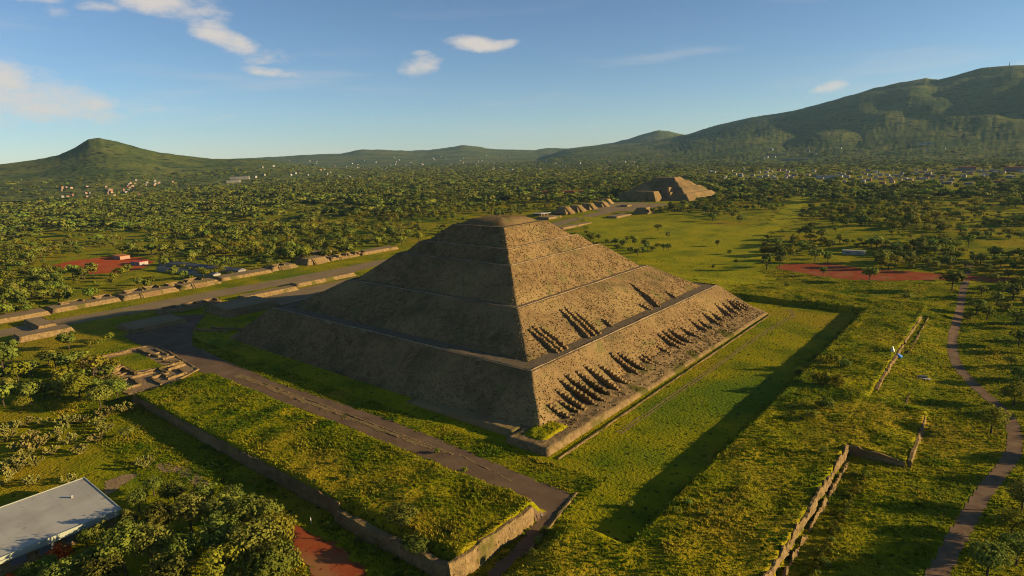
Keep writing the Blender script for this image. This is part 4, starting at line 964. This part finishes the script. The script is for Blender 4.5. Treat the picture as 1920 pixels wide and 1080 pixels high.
# cactus and shrubs
NOP = [(155, 790), (120, 800), (85, 795), (50, 800), (20, 805), (60, 820), (100, 825), (130, 830), (70, 845), (30, 845), (10, 830), (115, 810), (180, 800), (195, 812), (178, 830), (45, 865), (15, 875), (70, 870), (95, 850), (30, 890), (60, 905), (5, 905), (125, 905), (200, 785), (230, 775), (245, 770), (135, 795), (270, 878), (150, 850)]
for px, py in NOP:
    p = at(px+random.uniform(-4, 4), py+random.uniform(-4, 4)); single('cactus', random.choice(NOPAL), p[0], p[1], random.uniform(4.0, 6.2), 'pale prickly pear cactus in the patch above the pale roof', 'cactus', 'prickly pear patch')
SB = [(1545, 850, 3.2, 'lone dark shrub on the grass bank beside the notch wall'), (1500, 705, 5, 'shrub high on the bank slope above the lawn shadow'), (1560, 680, 7, 'wide shrub on the crest of the grass bank'), (1585, 690, 6, 'shrub beside the wide one on the bank crest'), (1540, 720, 7, 'broad low shrub on the bank nearer the lawn'), (1570, 722, 6, 'low shrub behind the broad one on the bank'), (1545, 765, 6.5, 'round shrub on the bank above the pale tuft'),
      (1520, 785, 4.5, 'pale tuft shrub on the grass bank'), (1700, 560, 6, 'dark bush beyond the head of the trench'), (1722, 562, 2.6, 'small dark bush near the trench head'), (1475, 537, 4.5, 'round dark bush on the grass beyond the lawn corner'), (1340, 545, 3, 'low bush by the far corner of the pyramid'), (1270, 962, 2.6, 'shrub at the lawn edge in the bank shadow'), (1290, 945, 2.4, 'second shrub at the shaded lawn edge'), (1180, 950, 2.6, 'shrub on the lawn near the shaded corner'),
      (1380, 920, 2.2, 'small shrub on the bank casting a streak of shadow'), (1330, 968, 2.2, 'small shrub lower on the bank casting a shadow'), (1020, 1000, 2.6, 'leafy shrub at the road gap'), (1010, 1020, 2.6, 'leafy shrub on the bank edge along the sunken road'), (1000, 1045, 2.4, 'lowest leafy shrub along the sunken road'), (1815, 600, 6, 'leafy bush hugging the gravel path'), (1865, 665, 3.6, 'dark bush in the grass outside the path'),
      (1870, 640, 3.2, 'smaller bush outside the path among shadows'), (660, 885, 2, 'small shrub on the grass terrace'), (820, 850, 2.2, 'shrub at the terrace edge along the road'), (870, 885, 2.4, 'second shrub at the terrace edge along the road'), (905, 915, 2.2, 'third shrub at the terrace edge near the corner'), (715, 905, 1.8, 'low tuft shrub in the middle of the grass terrace'), (630, 870, 2.2, 'shrub beside the road on the terrace'), (1055, 815, 2.0, 'green shrub at the pyramid corner'), (1110, 768, 2.4, 'green shrub at the foot of the buttresses'), (1190, 735, 2.6, 'green shrub among the tumbled buttress stones'),
      (1250, 640, 2.0, 'small shrub on the rubble at the pyramid foot'), (1560, 1000, 2.2, 'shrub in the trench below the bank'), (1535, 1040, 2.4, 'lower shrub in the trench below the bank'), (1590, 930, 2.0, 'upper shrub in the trench below the bank'), (1600, 890, 1.8, 'shrub where the trench begins'), (1548, 1060, 2.2, 'shrub at the lowest end of the trench'), (700, 1035, 3, 'shrub at the shaded foot of the terrace wall'), (670, 1020, 2.6, 'shrub left of another at the foot of the terrace wall'), (620, 990, 2.4, 'shrub beside the small white sign')]
for px, py, s, lab in SB:
    z = 0
    for _ in range(3): p = at(px, py, z); z = h1(p[0], p[1])
    single('shrub', random.choice(SHRUB), p[0], p[1], s, lab, 'shrub')
for i in range(34):
    x, y = 211.3+random.uniform(-.7, .7), -74-i*2.3+random.uniform(-.8, .8)
    single('shrub', random.choice(SHRUB), x, y, random.uniform(1.4, 2.6), 'dark shrub of the thin hedge line along the trench', 'shrub', 'hedge line along the trench')
for i in range(70):
    # low bushes dotted along the terrace and banks
    if i < 40: x, y = random.uniform(174, 201), random.uniform(-185, 150)
    else: x, y = random.uniform(-30, 138), random.uniform(-186, -158)
    on = i < 40
    single('grass_tussock', random.choice(SHRUB), x, y, random.uniform(.7, 1.5), 'low dark tussock on the long grass bank' if on else 'low dark tussock on the flat grass terrace', 'tussock', 'tussocks on the bank' if on else 'tussocks on the terrace')

# scattered wood of the valley: the largest in view become trees, the rest one mass
def density(x, y, r):
    n = fbm(x/85, y/85, 61, 3); n2 = vn(x/24, y/24, 64); s = n*.7+n2*.3
    th = np.where(x < -300, .415, .44); th = np.where(r > 900, .4, th); th = np.where(r > 1500, .345, th); th = np.where(r > 3200, .37, th)
    strips = fbm(x/420+3, y/70, 71, 2); th = th+np.where((r > 600) & (strips > .64), .12, 0)
    d = np.maximum(sm(s, th-.03, th+.04), .07*(r > 350))
    site = (x > -305) & (x < 228) & (y > -205) & (y < 215)
    av = (x > -312) & (x < -190) & (y > -500) & (y < 700)
    far = (x > -350) & (x < -195) & (y > 690) & (y < 900)
    d = np.where(site | av | far, 0, d)
    d = np.where(inpoly(x, y, FIELD), d*.02, d)
    for pl, gr in ((RED_W, 1.3), (RED_E, 1.05), (RED_S, 1)):
        c = np.mean(np.array(pl), 0); d = np.where(inpoly((x-c[0])/gr+c[0], (y-c[1])/gr+c[1], pl), 0, d)
    d = np.where((x > -60) & (x < 230) & (y > 200) & (y < 262), 0, d)
    d = np.where((x > -420) & (x < -305) & (y > -120) & (y < 60), d*.35, d)
    d = np.where((y < -200) & (x > -100) & (x < 240), 0, d)
    d = np.where((x > 200) & (x < 300) & (y < 240) , 0, d)
    return d
pts = []
for r0, r1, cell in ((60, 700, 9.0), (700, 2000, 12.5), (2000, 5200, 24.0)):
    g = np.random.default_rng(int(r1))
    xs = np.arange(CAM[0]-r1, CAM[0]+r1*.35, cell); ys = np.arange(CAM[1]-r1*.1, CAM[1]+r1, cell)
    X, Y = np.meshgrid(xs, ys); X = X.ravel()+g.uniform(-.48, .48, X.size)*cell; Y = Y.ravel()+g.uniform(-.48, .48, Y.size)*cell
    dx, dy = X-CAM[0], Y-CAM[1]; r = np.hypot(dx, dy); a = np.degrees(np.arctan2(dx, dy))
    k = (r >= r0) & (r < r1) & (a > -86) & (a < 7)
    X, Y, r = X[k], Y[k], r[k]
    k = g.random(len(X)) < density(X, Y, r)*.92
    X, Y, r = X[k], Y[k], r[k]
    h = (4+8.5*g.random(len(X))**1.4)*(1+.7*(vn(X/70, Y/70, 91)-.5))
    pts.append(np.stack([X, Y, r, h], -1))
pts = np.concatenate(pts)
HA = np.array(HOUSES)
near = np.zeros(len(pts), bool)
for x, y, w, op in HA:
    near |= np.hypot(pts[:, 0]-x, pts[:, 1]-y) < w*.8+(15 if op else 5)
    vx, vy = CAM[0]-x, CAM[1]-y; vl = math.hypot(vx, vy); vx /= vl; vy /= vl
    al = (pts[:, 0]-x)*vx+(pts[:, 1]-y)*vy; pe = np.abs((pts[:, 0]-x)*vy-(pts[:, 1]-y)*vx)
    near |= (al > -20) & (al < (230 if op else 130)) & (pe < w*(1.0 if op else .6))
pts = pts[~near]
TA = np.array(TREES)
near = np.zeros(len(pts), bool)
for x, y in TA: near |= np.hypot(pts[:, 0]-x, pts[:, 1]-y) < 5.5
pts = pts[~near]
nfix = len(TREES)
order = np.argsort(-pts[:, 3]/pts[:, 2])
NIND = max(0, 298-nfix)
GRP = []
for i in order[:NIND]:
    x, y, r, h = pts[i]; k = random.choice(['olive', 'dark', 'olive', 'dark', 'yellow'])
    if x < -305: lab, grp = 'tree of the wood across the avenue left of the pyramid', 'wood across the avenue'
    elif x < -60 and y < -150: lab, grp = 'tree of the thicket around the cactus patch and ruined compound', 'thicket near the compound'
    elif x < -60: lab, grp = 'tree on the plain between the far pyramid and the near one', 'trees before the far pyramid'
    elif y < 330: lab, grp = 'tree dotted about the green field edges behind the pyramid', 'field edge trees'
    else: lab, grp = 'tree of the open wood beyond the red earth field', 'wood beyond the red earth field'
    tree(x, y, h*1.05, k, lab, grp, fat=random.uniform(.95, 1.25))
rest = pts[order[NIND:]]

def scatter(name, P, hts, objs, label, seed, lo=(.9, .9, .8), hi=(1.75, 1.75, 1.25)):
    """one mass of trees: a point per tree, grown by geometry nodes"""
    me = bpy.data.meshes.new(name); me.vertices.add(len(P)); me.vertices.foreach_set('co', np.asarray(P, np.float32).ravel())
    at_ = me.attributes.new('size', 'FLOAT', 'POINT'); at_.data.foreach_set('value', np.asarray(hts, np.float32))
    o = link(bpy.data.objects.new(name, me)); tag(o, label, kind='stuff')
    ng = bpy.data.node_groups.new(name, 'GeometryNodeTree')
    ng.interface.new_socket('Geometry', in_out='INPUT', socket_type='NodeSocketGeometry'); ng.interface.new_socket('Geometry', in_out='OUTPUT', socket_type='NodeSocketGeometry')
    N, L = ng.nodes, ng.links
    gi, go = N.new('NodeGroupInput'), N.new('NodeGroupOutput')
    gg = N.new('GeometryNodeGeometryToInstance')
    for ob in objs:
        oi = N.new('GeometryNodeObjectInfo'); oi.inputs['Object'].default_value = ob; oi.inputs['As Instance'].default_value = True
        L.new(oi.outputs['Geometry'], gg.inputs[0])
    ins = N.new('GeometryNodeInstanceOnPoints'); ins.inputs['Pick Instance'].default_value = True
    j = N.new('GeometryNodeJoinGeometry')
    for ob in objs[::-1]:
        oi = N.new('GeometryNodeObjectInfo'); oi.inputs['Object'].default_value = ob; oi.inputs['As Instance'].default_value = True
        L.new(oi.outputs['Geometry'], j.inputs[0])
    N.remove(gg)
    ri = N.new('FunctionNodeRandomValue'); ri.data_type = 'INT'; ri.inputs['Min'].default_value = 0
    for q in ri.inputs:
        if q.name == 'Max' and q.type == 'INT': q.default_value = len(objs)-1
        if q.name == 'Min' and q.type == 'INT': q.default_value = 0
        if q.name == 'Seed': q.default_value = seed
    rr_ = N.new('FunctionNodeRandomValue'); rr_.data_type = 'FLOAT_VECTOR'
    rr_.inputs[0].default_value = (0, 0, 0); rr_.inputs[1].default_value = (0, 0, 6.283)
    na = N.new('GeometryNodeInputNamedAttribute'); na.data_type = 'FLOAT'; na.inputs['Name'].default_value = 'size'
    rs = N.new('FunctionNodeRandomValue'); rs.data_type = 'FLOAT_VECTOR'; rs.inputs[0].default_value = lo; rs.inputs[1].default_value = hi
    vm = N.new('ShaderNodeVectorMath'); vm.operation = 'SCALE'; L.new(rs.outputs[0], vm.inputs[0]); L.new(na.outputs[0], vm.inputs['Scale'])
    L.new(gi.outputs[0], ins.inputs['Points']); L.new(j.outputs[0], ins.inputs['Instance'])
    for q in ri.outputs:
        if q.type == 'INT': L.new(q, ins.inputs['Instance Index'])
    e2r = N.new('FunctionNodeEulerToRotation'); L.new(rr_.outputs[0], e2r.inputs[0])
    L.new(e2r.outputs[0], ins.inputs['Rotation']); L.new(vm.outputs[0], ins.inputs['Scale'])
    L.new(ins.outputs[0], go.inputs[0])
    md = o.modifiers.new('scatter', 'NODES'); md.node_group = ng
    return o
def proto(me, tr=None):
    if tr:
        bm = bmesh.new(); bm.from_mesh(me); k = len(me.polygons); bm.from_mesh(tr); bm.faces.ensure_lookup_table()
        m2 = bpy.data.meshes.new('wood_tree'); 
        for f in bm.faces[k:]: f.material_index = 1
        bm.to_mesh(m2); bm.free(); m2.materials.append(me.materials[0]); m2.materials.append(tr.materials[0]); me = m2
    return bpy.data.objects.new('wood_tree', me)
midp = [proto(KIND[k][v][1], KIND[k][v][3]) for k in ('olive', 'dark', 'yellow') for v in (0, 1)]
farp = [proto(KIND[k][v][2]) for k in ('olive', 'dark', 'dark', 'dark') for v in (0, 1)]
zr = hillz(rest[:, 0], rest[:, 1])
keep = (zr-H(rest[:, 0], rest[:, 1]) < 45) & ((zr-H(rest[:, 0], rest[:, 1]) < 6) | (rng.random(len(zr)) < .4))
rest, zr = rest[keep], zr[keep]
P3 = np.column_stack([rest[:, 0], rest[:, 1], zr-.2])
nr = rest[:, 2] < 1100
scatter('wood', P3[nr], rest[nr, 3], midp, 'scattered green wood covering the middle of the plain', 3)
scatter('far_wood', P3[~nr], rest[~nr, 3]*1.15, farp, 'hazy dark green wood spread to the foot of the hills', 4, (1.1, 1.1, .8), (2.5, 2.5, 1.25))

# ------------------------------------------------------------------ grass blades on the near ground
def grass(name, n, area, keep, smin, smax, seed, label):
    g = np.random.default_rng(seed); x0, x1, y0, y1 = area
    X = g.uniform(x0, x1, n); Y = g.uniform(y0, y1, n)
    k = keep(X, Y); X, Y = X[k], Y[k]; Z = H(X, Y); c = len(X)
    V = []; nb = 4
    S = g.uniform(smin, smax, c)*(.5+vn(X/6, Y/6, 5))
    for b in range(nb):
        a = g.uniform(0, 6.283, c); w = S*g.uniform(.3, .5, c); l = S*g.uniform(.3, .75, c); hh = S*g.uniform(.5, 1.0, c)
        ox, oy = g.normal(0, .3, c)*S, g.normal(0, .3, c)*S
        px, py = -np.sin(a), np.cos(a)
        V.append(np.stack([np.stack([X+ox-px*w, Y+oy-py*w, Z-.05], -1), np.stack([X+ox+px*w, Y+oy+py*w, Z-.05], -1), np.stack([X+ox+np.cos(a)*l, Y+oy+np.sin(a)*l, Z+hh], -1)], 1))
    V = np.concatenate(V).reshape(-1, 3)
    o = mesh_np(name, V, np.arange(len(V)).reshape(-1, 3), MT['tuft']); tag(o, label, kind='stuff'); return o
def inview(X, Y):
    dx, dy = X-CAM[0], Y-CAM[1]; a = np.degrees(np.arctan2(dx, dy)); return (a > -86) & (a < 12)
def no_road(X, Y):
    k = inview(X, Y)
    for pl in (ROAD, AV, RED_E, RED_S, buffer(PATHS, 4.6)): k &= ~inpoly(X, Y, pl)
    return k & ~((np.abs(X) < 126) & (np.abs(Y) < 127))
grass('grass', 66000, (120, 262, -200, 200), lambda X, Y: no_road(X, Y) & ~((X > 126) & (X < 168) & (Y > -150) & (Y < 134) & (vn(X*.7, Y*.7, 2) < .93)), .28, .75, 1, 'rough green grass on the banks beside the lawn')
grass('grass', 42000, (-150, 148, -215, -126), lambda X, Y: no_road(X, Y) & ~((X < -58) & (X > -142) & (Y > -188) & (Y < -146)), .28, .75, 2, 'rough green grass on the terrace south of the road')
grass('grass', 26000, (-60, 240, 134, 250), no_road, .3, .75, 3, 'rough green grass beyond the lawn')

# ------------------------------------------------------------------ haze over the valley
HAZE_DENSITY = 2.2e-5
if HAZE_DENSITY:
    hz = MB().box((0, 0, -8), (31000, 31000, 860)).obj('haze', None); tag(hz, 'thin pale haze over the valley', kind='stuff')
    hm = bpy.data.materials.new('haze'); hm.use_nodes = True; n, l = hm.node_tree.nodes, hm.node_tree.links; n.clear()
    pv = n.new('ShaderNodeVolumePrincipled'); pv.inputs['Density'].default_value = HAZE_DENSITY; pv.inputs['Color'].default_value = (.42, .7, 1.0, 1); pv.inputs['Anisotropy'].default_value = .1
    ho_ = n.new('ShaderNodeOutputMaterial'); l.new(pv.outputs[0], ho_.inputs['Volume']); hz.data.materials.append(hm)
